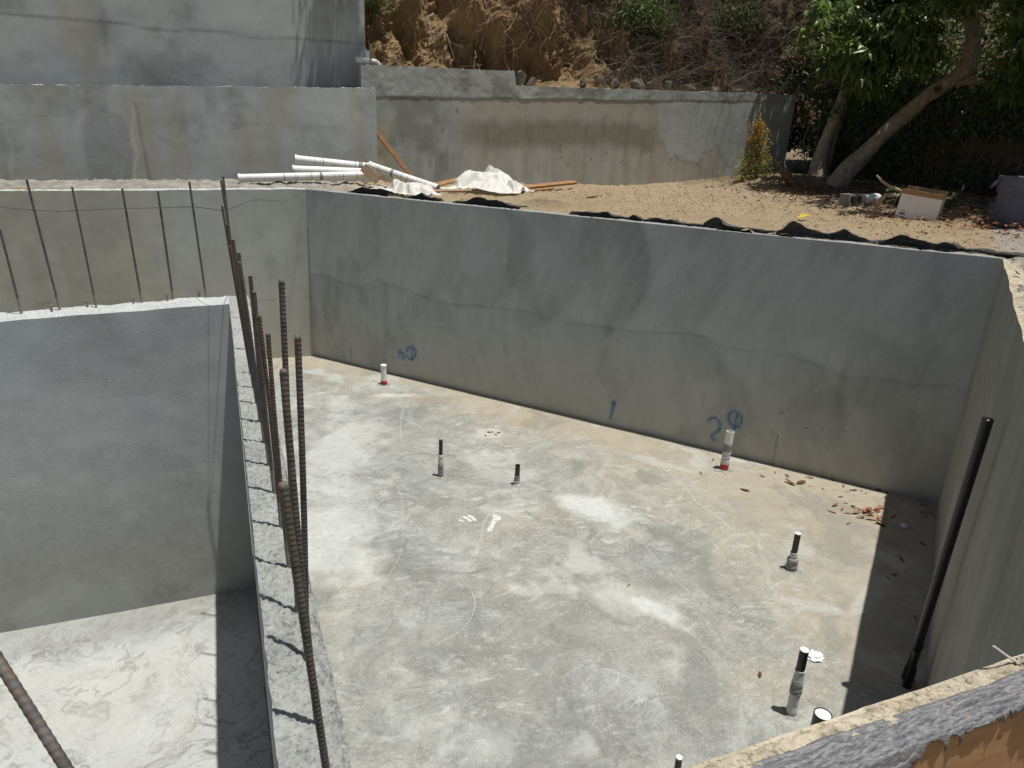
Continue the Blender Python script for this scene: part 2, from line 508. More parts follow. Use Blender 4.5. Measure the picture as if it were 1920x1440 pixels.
# plywood / form boards: grain along x
def woodmat(name, c, c2):
    m, nt, b = newmat(name); N = NT(nt)
    v = coords(N)
    w = warped(N, N.mapping(v, (1.4, 6, 6)), 1.2, .7, 3)
    g = N.noise(N.mapping(w, (.5, 3.4, 3.4)), 2.6, 8, .65, .6)
    rings = N.math('PINGPONG', N.math('MULTIPLY', N.noise(w, .9, 3, .5, .5), 7), .5)
    f = N.math('ADD', N.math('MULTIPLY', N.mapr(g, .3, .7), .55), N.math('MULTIPLY', N.mapr(rings, .0, .5), .45))
    N.ln(N.mix(f, c, c2), b.inputs["Base Color"])
    b.inputs["Roughness"].default_value = .7
    N.ln(N.bump(g, .25, .002), b.inputs["Normal"])
    return m
M_PLY = woodmat("form_board_wood", (.33, .175, .075), (.52, .315, .155))

def membrane_mat():
    m, nt, b = newmat("membrane_fabric"); N = NT(nt)
    v = coords(N)
    n1 = N.noise(N.mapping(v, (70, 200, 200), (0, 0, .5)), 1.0, 6, .7)
    n2 = N.mapr(N.noise(v, 9, 5, .6), .35, .7)
    col = N.mix(N.mapr(n1, .42, .66), (.10, .102, .106), (.26, .262, .268))
    col = N.mix(N.math('MULTIPLY', n2, .3), col, (.12, .121, .126))
    sand = N.mapr(N.noise(v, 14, 6, .7), .6, .72)
    col = N.mix(N.math('MULTIPLY', sand, .5), col, (.38, .33, .25))
    N.ln(col, b.inputs["Base Color"])
    b.inputs["Roughness"].default_value = .5
    N.ln(N.bump(n1, .5, .004), b.inputs["Normal"])
    return m
M_MEMB = membrane_mat()

# ------------------------------------------------------------------ plan of the place (metres; pool floor z=0)
A = np.array([1.39, 12.70]); B = np.array([7.56, 4.99])
D1 = (B - A) / np.linalg.norm(B - A); L1 = float(np.linalg.norm(B - A))
N1 = np.array([D1[1], -D1[0]])                # into the pool
D2 = np.array([-.797, -.604]); D2 /= np.linalg.norm(D2)
N2 = np.array([-.604, .797]); N2 /= np.linalg.norm(N2)
C = B + D2 * 6.953                              # corner with the near wall
XW, YN, YF = -6.0, .79, 12.70


def zg(x, y):
    """yard level"""
    x = np.asarray(x, float); y = np.asarray(y, float)
    z = 2.86 + .24 * ss(8.5, 13, x) + .10 * ss(11.5, 13, x) - .0 * y
    d2 = (x - B[0]) * N2[0] + (y - B[1]) * N2[1]; t = (x - B[0]) * D2[0] + (y - B[1]) * D2[1]
    k = ss(.6, -.6, d2)
    z = z * (1 - k) + k * (2.865 - .036 * np.clip(t, 0, 8) + .2 * ss(8.5, 13, x))
    z = z - .06 * ss(3.0, -3.0, x) * ss(9, 12, y)
    z = z - .62 * ss(1.2, .1, y)
    return z


def in_pool(x, y, m=0.0):
    """inside the pool outline grown by m"""
    a = (x - A[0]) * N1[0] + (y - A[1]) * N1[1] > -m
    b = (x - B[0]) * N2[0] + (y - B[1]) * N2[1] > -m
    return a & b & (x > XW - m) & (y > YN - m) & (y < YF + m)


# ------------------------------------------------------------------ ground sheet
def yard():
    xs = np.concatenate([[-300, -120, -50, -25], np.arange(-12, 20.01, .07), [26, 50, 120, 300]])
    ys = np.concatenate([[-300, -120, -50, -20, -8], np.arange(-3, 16.5, .07), [24, 50, 120, 300]])
    X, Y = np.meshgrid(xs, ys, indexing='ij')
    Z = zg(X, Y)
    far = (X < -12.01) | (X > 20.01) | (Y < -3.01) | (Y > 16.51)
    lump = (fbm(X, Y, 1.3, 4, 3) - .5) * .09 + (fbm(X, Y, 7, 4, 5) - .5) * .05 + ss(.58, .8, fbm(X, Y, 4.5, 3, 6)) * .05
    mound = .11 * np.exp(-((X - 4.9) ** 2 + (Y - 10.5) ** 2) / .16) + .25 * np.exp(-((X - 11.9) ** 2 + (Y - 13.2) ** 2) / 1.1)
    Z = Z + np.where(far, 0, lump + mound)
    V = np.stack([X, Y, Z], -1).reshape(-1, 3)
    F = grid_faces(len(xs), len(ys))
    cx = V[F].mean(1)
    keep = ~in_pool(cx[:, 0], cx[:, 1], .065)
    F = F[keep]
    # pale spill next to the walls, darker soil under the trees
    d1 = -((V[:, 0] - A[0]) * N1[0] + (V[:, 1] - A[1]) * N1[1]); d2 = -((V[:, 0] - B[0]) * N2[0] + (V[:, 1] - B[1]) * N2[1])
    nz = fbm(V[:, 0], V[:, 1], 1.7, 5, 11)
    pale = np.clip(ss(1.6, .2, d2 + (nz - .5) * 2.0) * (V[:, 0] > 2) * (d2 > 0), 0, 1) * .9
    pale = np.maximum(pale, ss(.55, .2, d1 + (nz - .5) * .8) * (d1 > 0) * .55 * ss(5.5, 8, V[:, 0]))
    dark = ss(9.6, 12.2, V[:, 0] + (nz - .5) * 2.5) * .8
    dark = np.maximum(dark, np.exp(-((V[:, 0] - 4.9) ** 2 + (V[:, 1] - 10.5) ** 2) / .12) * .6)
    paint = np.stack([pale, dark, np.zeros_like(pale)], 1)
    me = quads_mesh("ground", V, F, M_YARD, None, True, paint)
    o = link_mesh("ground", me)
    tag(o, kind="structure")


def yardmat():
    m, nt, b = newmat("yard_soil"); N = NT(nt)
    v = coords(N)
    n1 = N.mapr(N.noise(v, 1.2, 6, .65), .3, .7)
    n2 = N.mapr(N.noise(v, 14, 6, .7), .35, .7)
    n3 = N.mapr(N.noise(v, 60, 4, .6), .35, .68)
    col = N.mix(n1, (.45, .345, .21), (.57, .455, .295))
    col = N.mix(N.math('MULTIPLY', n2, .5), col, (.56, .455, .30))
    col = N.mix(N.math('MULTIPLY', N.mapr(n3, .5, 1), .5), col, (.22, .15, .085))
    dirt2 = N.mapr(N.noise(v, 2.6, 8, .7), .52, .66)
    col = N.mix(N.math('MULTIPLY', dirt2, .4), col, (.33, .235, .135))
    at = N.n("ShaderNodeAttribute"); at.attribute_name = "paint"
    sp = N.n("ShaderNodeSeparateColor"); N.ln(at.outputs["Color"], sp.inputs[0])
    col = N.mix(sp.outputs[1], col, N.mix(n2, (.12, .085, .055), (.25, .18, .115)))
    col = N.mix(sp.outputs[0], col, N.mix(n2, (.40, .375, .32), (.54, .51, .44)))
    N.ln(col, b.inputs["Base Color"]); b.inputs["Roughness"].default_value = .95
    b.inputs["Specular IOR Level"].default_value = .15
    n4 = N.mapr(N.noise(v, 5, 5, .7), .4, .66)
    N.ln(N.bump(N.math('ADD', N.math('ADD', n3, n2), N.math('MULTIPLY', n4, 2.0)), 1.0, .02), b.inputs["Normal"])
    return m
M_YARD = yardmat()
yard()


# ------------------------------------------------------------------ floors
def floor_mesh(name, x0, x1, y0, y1, res, mat, paintfn, m=.1):
    xs = np.arange(x0, x1 + res, res); ys = np.arange(y0, y1 + res, res)
    X, Y = np.meshgrid(xs, ys, indexing='ij')
    Z = (fbm(X, Y, 1.1, 4, 21) - .5) * .012
    V = np.stack([X, Y, Z], -1).reshape(-1, 3)
    F = grid_faces(len(xs), len(ys))
    c = V[F].mean(1)
    F = F[in_pool(c[:, 0], c[:, 1], m)]
    P = paintfn(V[:, 0], V[:, 1])
    o = link_mesh(name, quads_mesh(name, V, F, mat, None, True, P))
    tag(o, kind="structure")
    return o


def seg_dist(x, y, pts):
    d = np.full(x.shape, 1e9)
    for (ax, ay), (bx, by) in zip(pts[:-1], pts[1:]):
        vx, vy = bx - ax, by - ay
        t = np.clip(((x - ax) * vx + (y - ay) * vy) / (vx * vx + vy * vy + 1e-9), 0, 1)
        d = np.minimum(d, np.hypot(x - ax - t * vx, y - ay - t * vy))
    return d


def paint_floor(x, y):
    wx = x + (fbm(x, y, .9, 4, 41) - .5) * 1.4; wy = y + (fbm(x, y, .9, 4, 42) - .5) * 1.4
    n = fbm(wx, wy, 1.6, 6, 43, .6); n2 = fbm(x, y, 5, 5, 47, .65)
    d1 = (x - A[0]) * N1[0] + (y - A[1]) * N1[1]
    d2 = (x - B[0]) * N2[0] + (y - B[1]) * N2[1]
    tan = ss(1.2, .05, d1 + (n - .5) * 2.4) * .65
    tan = np.maximum(tan, ss(3.4, 5.4, x + (n - .5) * 3.4) * .52)
    tan = np.maximum(tan, ss(1.2, .1, 12.7 - y + (n - .5) * 1.6) * .7)
    light = np.zeros_like(x)
    for cx, cy, rx, ry, rot, s in [(3.62, 6.2, .55, .30, -.95, .8), (3.22, 4.46, .40, .22, -.9, .85), (3.10, 4.62, .42, .34, -.9, .5),
                                   (.75, 6.6, 1.1, .7, 1.4, .6), (1.3, 8.6, 1.2, .5, 1.2, .5), 
                                   (4.6, 4.0, .4, .10, -.7, .25), (5.3, 3.9, .5, .10, .4, .25),
                                   (5.0, 6.9, .5, .1, -.9, .3), (6.0, 6.75, .3, .1, -.9, .4), (2.3, 10.3, .35, .1, -.3, .6), (3.1, 7.15, .4, .2, -.5, .35)]:
        px = x - cx; py = y - cy; c, s_ = math.cos(rot), math.sin(rot)
        u = (px * c + py * s_) / rx; v = (-px * s_ + py * c) / ry
        r = np.hypot(u, v) + (n - .5) * 1.6 + (n2 - .5) * .5
        light = np.maximum(light, ss(1.15, .45, r) * s)
    light = np.maximum(light, ss(.6, .75, n) * .35)
    dark = ss(.53, .70, fbm(wx + 31, wy, 1.6, 6, 48, .65)) * .35
    dark = np.maximum(dark, ss(1.1, 0.0, np.hypot(x - 2.1, (y - 4.6) * 1.4) + (n - .5) * 1.2 - .2) * .3)
    # oval water rings
    for cx, cy, rx, ry in [(1.06, 6.28, .14, .1), (1.31, 6.5, .13, .08), (1.55, 6.9, .2, .12), (4.3, 5.3, .16, .1), (2.05, 8.0, .22, .12)]:
        r = np.hypot((x - cx) / rx, (y - cy) / ry) + (n2 - .5) * .35
        dark = np.maximum(dark, np.exp(-((r - 1) / .13) ** 2) * .55)
    # curved trowel sweeps
    for pts in [[(2.98, 6.71), (2.85, 6.3), (2.95, 5.9), (3.2, 5.55), (3.4, 5.7)], [(3.39, 5.77), (3.2, 5.51), (3.1, 5.2)], [(2.4, 6.6), (2.7, 6.75), (2.98, 6.7)],
                [(2.7, 5.4), (2.9, 4.9), (3.3, 5.0)], [(1.2, 5.7), (1.9, 5.4), (2.5, 5.5)]]:
        dark = np.maximum(dark, np.exp(-(seg_dist(x, y, pts) / .018) ** 2) * .6 * ss(.35, .6, n2))
    hole = np.hypot((x - 3.23) / .19, (y - 8.46) / .17)
    light = np.maximum(light, ss(1.3, .8, hole + (n2 - .5)) * .4); tan = np.maximum(tan, ss(1.3, .7, hole) * .7)
    # amounts of lighter, darker and tan
    return np.clip(np.stack([light, dark, tan], 1), 0, 1)


FL = floor_mesh("pool_floor", .0, 7.8, .7, 12.9, .022, M_FLOOR, paint_floor)


def paint_slurry(x, y):
    n = fbm(x, y, 1.2, 6, 61, .6)
    tan = ss(.55, .75, n) * .4
    dark = ss(.62, .2, 5.8 - y + (n - .5) * .7) * .55
    return np.clip(np.stack([ss(.5, .3, n) * .15, dark, tan * .6], 1), 0, 1)


FL2 = floor_mesh("pool_floor", -6.1, .0, .7, 5.85, .05, M_FLOOR2, paint_slurry)
FL3 = floor_mesh("pool_floor", -6.1, .0, 5.85, 12.9, .25, M_FLOOR, lambda x, y: np.zeros((len(x), 3)))


def ribbon(name, pts, width, mat, parent, z=.004, frame=None, fade=True, sub=8, taper=True):
    """flat painted stroke; frame maps (u,v) to world, default the floor"""
    P = np.array(pts, float)
    # Catmull-Rom
    Q = []
    E = np.concatenate([[2 * P[0] - P[1]], P, [2 * P[-1] - P[-2]]])
    for i in range(1, len(E) - 2):
        for t in np.linspace(0, 1, sub, endpoint=False):
            p0, p1, p2, p3 = E[i - 1], E[i], E[i + 1], E[i + 2]
            Q.append(.5 * ((2 * p1) + (-p0 + p2) * t + (2 * p0 - 5 * p1 + 4 * p2 - p3) * t * t + (-p0 + 3 * p1 - 3 * p2 + p3) * t ** 3))
    Q.append(P[-1]); Q = np.array(Q); n = len(Q)
    T = np.gradient(Q, axis=0); T /= np.linalg.norm(T, axis=1)[:, None] + 1e-9
    Nn = np.stack([-T[:, 1], T[:, 0]], 1)
    w = width * (.75 + .5 * np.array([fbm(i * .13, 3.3 + P[0, 0], 1, 3, 5) for i in range(n)]))
    V = []; Pn = []
    for i in range(n):
        e = min(i, n - 1 - i) / max(1, n * .12); e = min(1, e) if taper else 1
        for k, a in ((-1, 0), (-.45, 1), (.45, 1), (1, 0)):
            q = Q[i] + Nn[i] * w[i] * k
            V.append(frame(q[0], q[1]) if frame else (q[0], q[1], z + float((fbm(q[0], q[1], 1.1, 4, 21) - .5) * .012)))
            Pn.append((a * e if fade else 1,) * 3)
    me = quads_mesh(name, np.array(V), grid_faces(n, 4), mat, None, True, np.array(Pn))
    o = link_mesh(name, me, parent)
    return o


scr = dict(a=[[2.55, 10.13], [2.31, 9.73], [2.09, 9.04], [1.93, 8.17]], b=[[4.97, 7.61], [4.95, 6.92], [4.9, 6.25], [4.81, 5.86], [4.84, 5.6], [4.81, 5.2], [4.79, 4.88]],
           c=[[4.92, 6.28], [5.27, 6.39], [5.55, 6.49], [5.99, 6.73]], d=[[3.16, 7.5], [3.17, 7.34], [3.1, 7.18], [2.95, 7.07], [2.8, 7.03], [2.66, 7.02]],
           e=[[2.55, 6.48], [2.39, 6.31], [2.28, 6.13], [2.2, 5.94], [2.16, 5.76]], f=[[1.81, 5.18], [1.81, 5.04], [1.76, 4.88], [1.67, 4.74], [1.53, 4.63], [1.36, 4.56], [1.25, 4.5]],
           g=[[4.1, 6.16], [3.88, 5.67], [3.76, 5.37], [3.71, 4.94], [3.7, 4.53], [3.76, 4.24], [3.81, 4.08]], h=[[1.65, 7.62], [1.62, 7.01], [1.51, 6.44], [1.38, 6.0], [1.24, 5.71], [1.08, 5.5], [.87, 5.32]],
           i=[[3.92, 6.25], [4.35, 6.1], [4.81, 5.96]], j=[[2.07, 10.03], [2.28, 10.28], [2.5, 10.27]], m=[[.98, 9.78], [1.43, 9.98], [1.98, 10.37]])
sw = dict(a=.012, b=.016, c=.014, d=.012, e=.018, f=.011, g=.008, h=.007, i=.007, j=.02, m=.01)
for k, p in scr.items(): ribbon("chalky_line", p, sw[k] * .75, M_CHALK, FL)
for p, w in [([[2.14, 6.42], [2.19, 6.35], [2.2, 6.27]], .028), ([[2.2, 6.43], [2.245, 6.36], [2.25, 6.27]], .026), ([[2.09, 6.36], [2.13, 6.3]], .02),
             ([[2.51, 6.37], [2.46, 6.24], [2.36, 6.1], [2.31, 6.02]], .04), ([[2.53, 6.3], [2.48, 6.2]], .03)]:
    ribbon("lime_spot", p, w, M_WHITESPOT, FL, .006)


# ------------------------------------------------------------------ walls
def wall(name, P0, P1, nrm, z0, top, thick, res, mat, paintfn, label, topmat=None, toprough=.006, disp=.004, rim_res=None, cat="wall"):
    """vertical wall: P0->P1 along its front foot, nrm points out of the front. top(u) gives the upper edge."""
    P0 = np.array(P0, float); P1 = np.array(P1, float); nrm = np.array(nrm, float)
    L = np.linalg.norm(P1 - P0); d = (P1 - P0) / L
    nu = max(2, int(L / res) + 1); H = float(np.max(top(np.linspace(0, L, 50)))) - z0
    nv = max(2, int(H / res) + 1)
    u = np.linspace(0, L, nu); t = np.linspace(0, 1, nv)
    U, T = np.meshgrid(u, t, indexing='ij')
    tp = top(u) + (fbm(u, u * 0 + 1.7, 3.1, 5, 77) - .5) * toprough * 2
    Z = z0 + T * (tp[:, None] - z0)
    dn = (fbm(U, Z, .8, 4, 81) - .5) * disp * 4 + (fbm(U, Z, 6, 3, 82) - .5) * disp
    dn = dn * ss(0, .25, U) * ss(0, .25, L - U)
    paint = paintfn(U, Z)
    if len(paint) == 4:
        dn = dn + paint[3]; paint = paint[:3]
    V = np.stack([P0[0] + d[0] * U + nrm[0] * dn, P0[1] + d[1] * U + nrm[1] * dn, Z], -1).reshape(-1, 3)
    pt = np.clip(np.stack(paint, -1), 0, 1).reshape(-1, 3)
    F = grid_faces(nu, nv)
    # orientation
    c = np.cross([d[0], d[1], 0], [0, 0, 1.0])
    if c[0] * nrm[0] + c[1] * nrm[1] < 0: F = F[:, ::-1]
    # top strip with rough jitter, then the back
    nt = max(3, int(thick / min(res, .03)) + 1); q = np.linspace(0, 1, nt)
    UU, QQ = np.meshgrid(u, q, indexing='ij')
    jit = (fbm(UU, QQ * thick + 5, 14, 4, 91) - .5) * toprough * 3 * ss(0, .2, QQ)
    base = V.reshape(nu, nv, 3)[:, -1, :]
    TV = base[:, None, :] - np.array([nrm[0], nrm[1], 0]) * (QQ * thick)[..., None]
    TV = TV + np.array([0, 0, 1.0]) * jit[..., None]
    TV[:, 0, :] = base
    bk = TV[:, -1, :].copy(); bk[:, 2] = z0
    V2 = np.concatenate([TV.reshape(-1, 3), bk])
    F2 = grid_faces(nu, nt)
    i = np.arange(nu - 1); off = nu * nt
    F3 = np.stack([i * nt + nt - 1, (i + 1) * nt + nt - 1, off + i + 1, off + i], 1)
    F2 = np.concatenate([F2, F3])
    if c[0] * nrm[0] + c[1] * nrm[1] < 0: F2 = F2[:, ::-1]
    F2 = F2 + len(V)
    # end caps
    ends = []
    for k in (0, nu - 1):
        a = k * nv; b_ = k * nv + nv - 1; e = len(V) + k * nt + nt - 1; g = len(V) + off + k
        ends.append([a, b_, e, g])
    Vall = np.concatenate([V, V2]); Fall = np.concatenate([F, F2, np.array(ends)])
    mi = np.concatenate([np.zeros(len(F)), np.ones(len(F2)), np.zeros(2)]).astype(int)
    mi[len(F) + len(grid_faces(nu, nt)):len(F) + len(F2)] = 0
    pa = np.concatenate([pt, np.zeros((len(V2), 3))])
    foot = np.array([P0[0], P0[1], z0])
    me = quads_mesh(name, Vall - foot, Fall, [mat, topmat or mat], mi, True, pa)
    # flat shading across the edges between front and top
    o = link_mesh(name, me, None, foot)
    me.polygons.foreach_set("use_smooth", np.concatenate([np.ones(len(F)), np.zeros(len(F2) + 2)]).astype(bool))
    tag(o, label, cat)
    return o


def seamfn(pts):
    P = np.array(pts)
    return lambda u: np.interp(u, P[:, 0], P[:, 1])


def arcs(U, Z, lst):
    s = np.zeros_like(U)
    for cx, cz, r, w, a0, a1, amp in lst:
        dx = U - cx; dz = Z - cz
        rr = np.hypot(dx, dz); an = np.degrees(np.arctan2(dz, dx))
        m = ss(a0 - 12, a0 + 8, an) * ss(a1 + 12, a1 - 8, an)
        e = (rr - r) / w
        s += amp * m * np.where(e < 0, np.exp(-(e / 1.0) ** 2), np.exp(-(e / .12) ** 2))
    return s


seam1 = seamfn([[0, 1.49], [.34, 1.52], [.7, 1.446], [1.11, 1.437], [1.35, 1.50], [1.516, 1.62], [1.647, 1.553], [2.06, 1.512], [2.48, 1.432], [2.99, 1.395], [3.48, 1.45], [3.95, 1.454],
                [4.26, 1.485], [4.75, 1.417], [5.41, 1.446], [6.04, 1.458], [6.69, 1.553], [6.9, 1.546], [7.12, 1.455], [7.19, 1.44], [7.65, 1.486], [7.97, 1.489], [8.35, 1.425],
                [8.6, 1.339], [8.94, 1.388], [9.28, 1.39], [9.49, 1.415], [9.74, 1.473], [9.87, 1.387]])


def paint_pool(U, Z):
    wob = (fbm(U, Z, 7, 4, 101) - .5) * .05
    sm = seam1(U) + wob * .6
    dz = Z - sm
    n = fbm(U, Z, 1.2, 5, 102)
    low = ss(.01, -.01, dz)
    dark = low * (.02 + .12 * n) + np.exp(-(np.clip(dz, -1, 0) / .022) ** 2) * low * .34 * ss(.3, .55, fbm(U, Z, 1.8, 4, 109))
    dark = dark + ss(.55, .7, fbm(U * 1.2, Z * .8, 1.6, 5, 103)) * .28
    vj = np.exp(-((U - 1.66 - (Z - 1.5) * .03) / .05) ** 2) * (Z < seam1(U)) * .28 + ss(1.66, 1.55, U) * low * .12
    dark = dark + vj + np.exp(-((U - 1.52 - .02 * np.sin(Z * 3)) / .05) ** 2) * (dz > 0) * .22
    a = arcs(U, Z, [(5.0, 2.25, 1.05, .5, -60, 75, .6), (4.2, 2.2, .9, .5, -70, 80, .28), (3.2, 2.4, 1.0, .5, -80, 50, .25), (2.2, 2.3, .9, .4, -80, 50, .22), (6.3, 2.4, .8, .4, -80, 60, .2),
                    (7.6, 2.6, 1.0, .5, -85, 40, .16), (8.6, 2.5, .8, .4, -80, 60, .14), (2.3, .8, .75, .5, 10, 85, .3), (6.55, .9, .7, .4, 10, 90, .28), (7.9, .7, .8, .45, 15, 90, .26),
                    (4.9, .8, .7, .4, 20, 85, .18), (.8, 2.3, .7, .3, -70, 50, .2)])
    fib = fbm(U * 1.0 + .4 * np.sin(Z * 1.3), Z * .18, 9, 4, 106)
    light = np.clip(a, 0, 1) * 0.0
    dark = dark + np.clip(a * 1.15, 0, 1) * .8 + ss(.5, .75, fib) * .12
    light = light + ss(.48, .25, fib) * .16 + ss(.52, .7, fbm(U, Z, .7, 4, 104)) * (1 - low) * .22
    tan = low * .22 * ss(1.5, .1, Z) + ss(2.0, .2, Z + (n - .5)) * .12
    # drilled marks and drips
    for cu, cz, r in [(2.74, .98, .03), (3.3, .6, .02), (7.9, 2.38, .012), (8.0, .72, .03), (8.32, .6, .02), (8.5, .62, .025), (8.75, .66, .02), (7.95, .42, .02)]:
        dark = np.maximum(dark, ss(1.4, .5, np.hypot((U - cu) / r, (Z - cz) / (r * .8)) + (fbm(U, Z, 30, 3, 5) - .5)) * .9)
    for cu, h in [(.86, .30), (8.0, .42)]:
        dark = np.maximum(dark, np.exp(-((U - cu) / .012) ** 2) * (Z < h) * .9)
    bottom = ss(.12, .0, Z + (n - .5) * .1)  # gap at the wall foot, its little shadow painted in as darker colour
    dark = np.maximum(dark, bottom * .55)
    disp = low * .004 * np.exp(np.clip(dz, -5, 0) * 2.5)
    return light, dark, tan, disp


W1 = wall("pool_wall", A, B, N1, -.02, lambda u: 2.916 - .0027 * u, .2, .022, M_WALL, paint_pool,
          "long shaded grey plaster pool wall with a wavy seam and blue sprayed marks", M_TOP, .006)


def paint_left(U, Z):
    n = fbm(U, Z, 1.1, 5, 111)
    dark = ss(.5, .7, fbm(U, Z, .9, 5, 112)) * .35
    sm = 1.05 + .35 * (fbm(U, U * 0, .8, 3, 113) - .5)
    dark = dark + np.exp(-((Z - sm) / .014) ** 2) * .45
    dark = np.maximum(dark, ss(1.1, .7, np.hypot((U - .62) / .17, (Z - 1.62) / .3) + (n - .5) * .5) * .4)
    tan = ss(.45, .65, fbm(U, Z, .6, 4, 114)) * .4 + ss(2.2, .6, Z) * .18
    light = ss(.5, .7, fbm(U * 3, Z * .5, 1.5, 4, 115)) * .25
    return light, dark, tan


wall("pool_wall", A, (XW, YF), (0, -1), -.02, lambda u: 2.916 - .016 * u, .25, .04, M_LEFTWALL, paint_left,
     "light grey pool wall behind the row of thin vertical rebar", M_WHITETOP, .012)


def paint_right(U, Z):
    n = fbm(U, Z, 1.1, 5, 121)
    return ss(.5, .75, fbm(U * 3, Z * .3, 2.5, 4, 122)) * .25, ss(.52, .7, fbm(U * 2.5, Z * .25, 2, 5, 123)) * .3, ss(.5, .7, n) * .3


def top_right(u):
    z = 2.89 - .031 * np.asarray(u) + .0
    return z + .035 * (fbm(u, np.asarray(u) * 0 + 9, 3.5, 4, 124) - .5) - .03 * np.exp(-((np.asarray(u) - .5) / .06) ** 2)


W3 = wall("pool_wall", B, C, N2, -.02, top_right, .14, .03, M_FORM, paint_right,
          "brownish board-formed pool wall with ragged top on the right side", M_RIM, .018)

wall("pool_wall", (XW, YN), (C[0] + .05, YN), (0, 1), -.02, lambda u: 2.82 + 0 * np.asarray(u), .042, .05, M_FORM, paint_right,
     "near pool wall with sandy rim, membrane draped over its back", M_RIM, .004)
NEAR = bpy.data.objects[-1] if False else [o for o in COL.objects if o.get("label", "").startswith("near pool wall")][0]


def near_rim():
    xs = np.arange(-1.0, 2.05, .0035); q = np.linspace(0, 1, 20)
    X, Q = np.meshgrid(xs, q, indexing='ij')
    Y = YN - .001 - Q * .062 - .006 * (fbm(X, X * 0, 12, 4, 301) - .5) * ss(.3, 0, Q)
    chan = ss(.38, .5, fbm(X, X * 0 + 3, 1.7, 3, 306)) * .006 * np.exp(-((Q - .07) / .05) ** 2)
    Z = 2.8215 + .007 * ss(.1, .3, Q) + (fbm(X, Y, 26, 4, 302, .6) - .5) * .016 * ss(0, .2, Q) + (fbm(X * 1.5 + Y * 2, Y * .6, 60, 3, 303) - .5) * .010 * ss(.05, .2, Q) - chan
    Z[:, -1] -= .02
    V = np.stack([X, Y, Z], -1).reshape(-1, 3)
    nz = fbm(X, Y, 14, 4, 304).ravel()
    P = np.stack([ss(.5, .65, nz) * .5 + ss(.1, .0, Q).ravel() * .3, ss(.55, .7, fbm(X, Y, 40, 3, 305)).ravel() * .5, ss(.5, .3, nz) * .3], 1)
    link_mesh("sandy_rim", quads_mesh("sandy_rim", V - np.array(NEAR.location), grid_faces(len(xs), len(q)), M_RIM, None, False, np.clip(P, 0, 1)), NEAR)


near_rim()
wall("pool_wall", (XW, YN), (XW, YF), (1, 0), -.02, lambda u: 2.82 + 0 * np.asarray(u), .2, .25, M_LEFTWALL, paint_left,
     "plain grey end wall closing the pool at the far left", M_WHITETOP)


# partition and cross wall (stub walls inside the pool)
def partition():
    x0, x1, y0, y1, zt = .013, .168, YN, 5.80, 2.56
    root = empty("partition_wall", (x0, y0, 0))
    tag(root, "narrow rough-topped concrete partition wall with a row of rebar standing in it", "wall")
    nu, nv = 44, 1300
    xs = np.linspace(x0, x1, nu); ys = np.linspace(y0, y1 + .42, nv)
    X, Y = np.meshgrid(xs, ys, indexing='ij')
    Q = (X - x0) / (x1 - x0)
    rough = (fbm(X, Y, 55, 4, 131, .65) - .5) * .014 + (fbm(X, Y, 12, 3, 132) - .5) * .010 - ss(.40, .28, fbm(X, Y, 90, 3, 130)) * .008
    crumb = ss(.56, .75, fbm(X, Y, 26, 4, 133)) * .012 * ss(.55, .85, Q)
    crack = -ss(.06, .0, np.abs(fbm(X, Y, 14, 4, 134) - .5)) * .012 * ss(.6, .8, Q)
    Z = zt + .004 * np.sin(Y * 2) + rough + crumb + crack
    edge = (fbm(Y, Y * 0 + 3, 9, 4, 135) - .5) * .012
    X = X + edge * (Q > .5) * Q + (fbm(Y, Y * 0 + 7, 14, 4, 136) - .5) * .006 * (Q < .5)
    Z = Z - .02 * ss(.9, 1.0, Q) * fbm(X, Y, 10, 3, 137)
    V = np.stack([X - x0, Y - y0, Z], -1).reshape(-1, 3)
    nz = fbm(X, Y, 8, 5, 138).ravel()
    paint = np.stack([ss(.45, .65, nz) * .12 + ss(2.5, 5.5, Y).ravel() * .3, ss(.55, .75, fbm(X, Y, 30, 4, 139)).ravel() * .5, nz * 0], 1)
    top = link_mesh("rough_top", quads_mesh("rough_top", V, grid_faces(nu, nv), M_TOP, None, True, np.clip(paint, 0, 1)), root)
    # faces
    b = MB(); w = x1 - x0; ly = y1 - y0
    zz = zt - .012
    b.add([(0.002, 0, -.02), (0.002, ly, -.02), (0.002, ly, zz), (0.002, 0, zz), (w - .004, 0, -.02), (w - .004, ly + .4, -.02), (w - .004, ly + .4, zz), (w - .004, 0, zz)],
          [(0, 3, 2, 1), (4, 5, 6, 7), (1, 2, 6, 5), (0, 4, 7, 3)])
    b.build("wall_body", M_CROSS, root)
    return root


PART = partition()


def paint_cross(U, Z):
    n = fbm(U, Z, 1.0, 5, 141)
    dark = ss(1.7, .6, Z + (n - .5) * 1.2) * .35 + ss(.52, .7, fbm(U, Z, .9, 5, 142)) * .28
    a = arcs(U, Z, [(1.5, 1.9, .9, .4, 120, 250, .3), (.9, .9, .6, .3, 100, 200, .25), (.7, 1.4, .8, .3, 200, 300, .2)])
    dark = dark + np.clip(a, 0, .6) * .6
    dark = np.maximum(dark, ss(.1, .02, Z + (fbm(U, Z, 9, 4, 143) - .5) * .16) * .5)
    tan = ss(1.4, .2, Z) * .4
    light = ss(.5, .68, fbm(U, Z, 1.4, 5, 144)) * .3 + ss(1.2, 2.4, Z) * .15
    return light, dark, tan


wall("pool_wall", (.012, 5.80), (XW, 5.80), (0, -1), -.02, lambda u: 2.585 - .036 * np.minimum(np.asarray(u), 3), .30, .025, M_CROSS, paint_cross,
     "grey plaster cross wall with rough white top on the left, half in a slanted shadow", M_WHITETOP, .008)


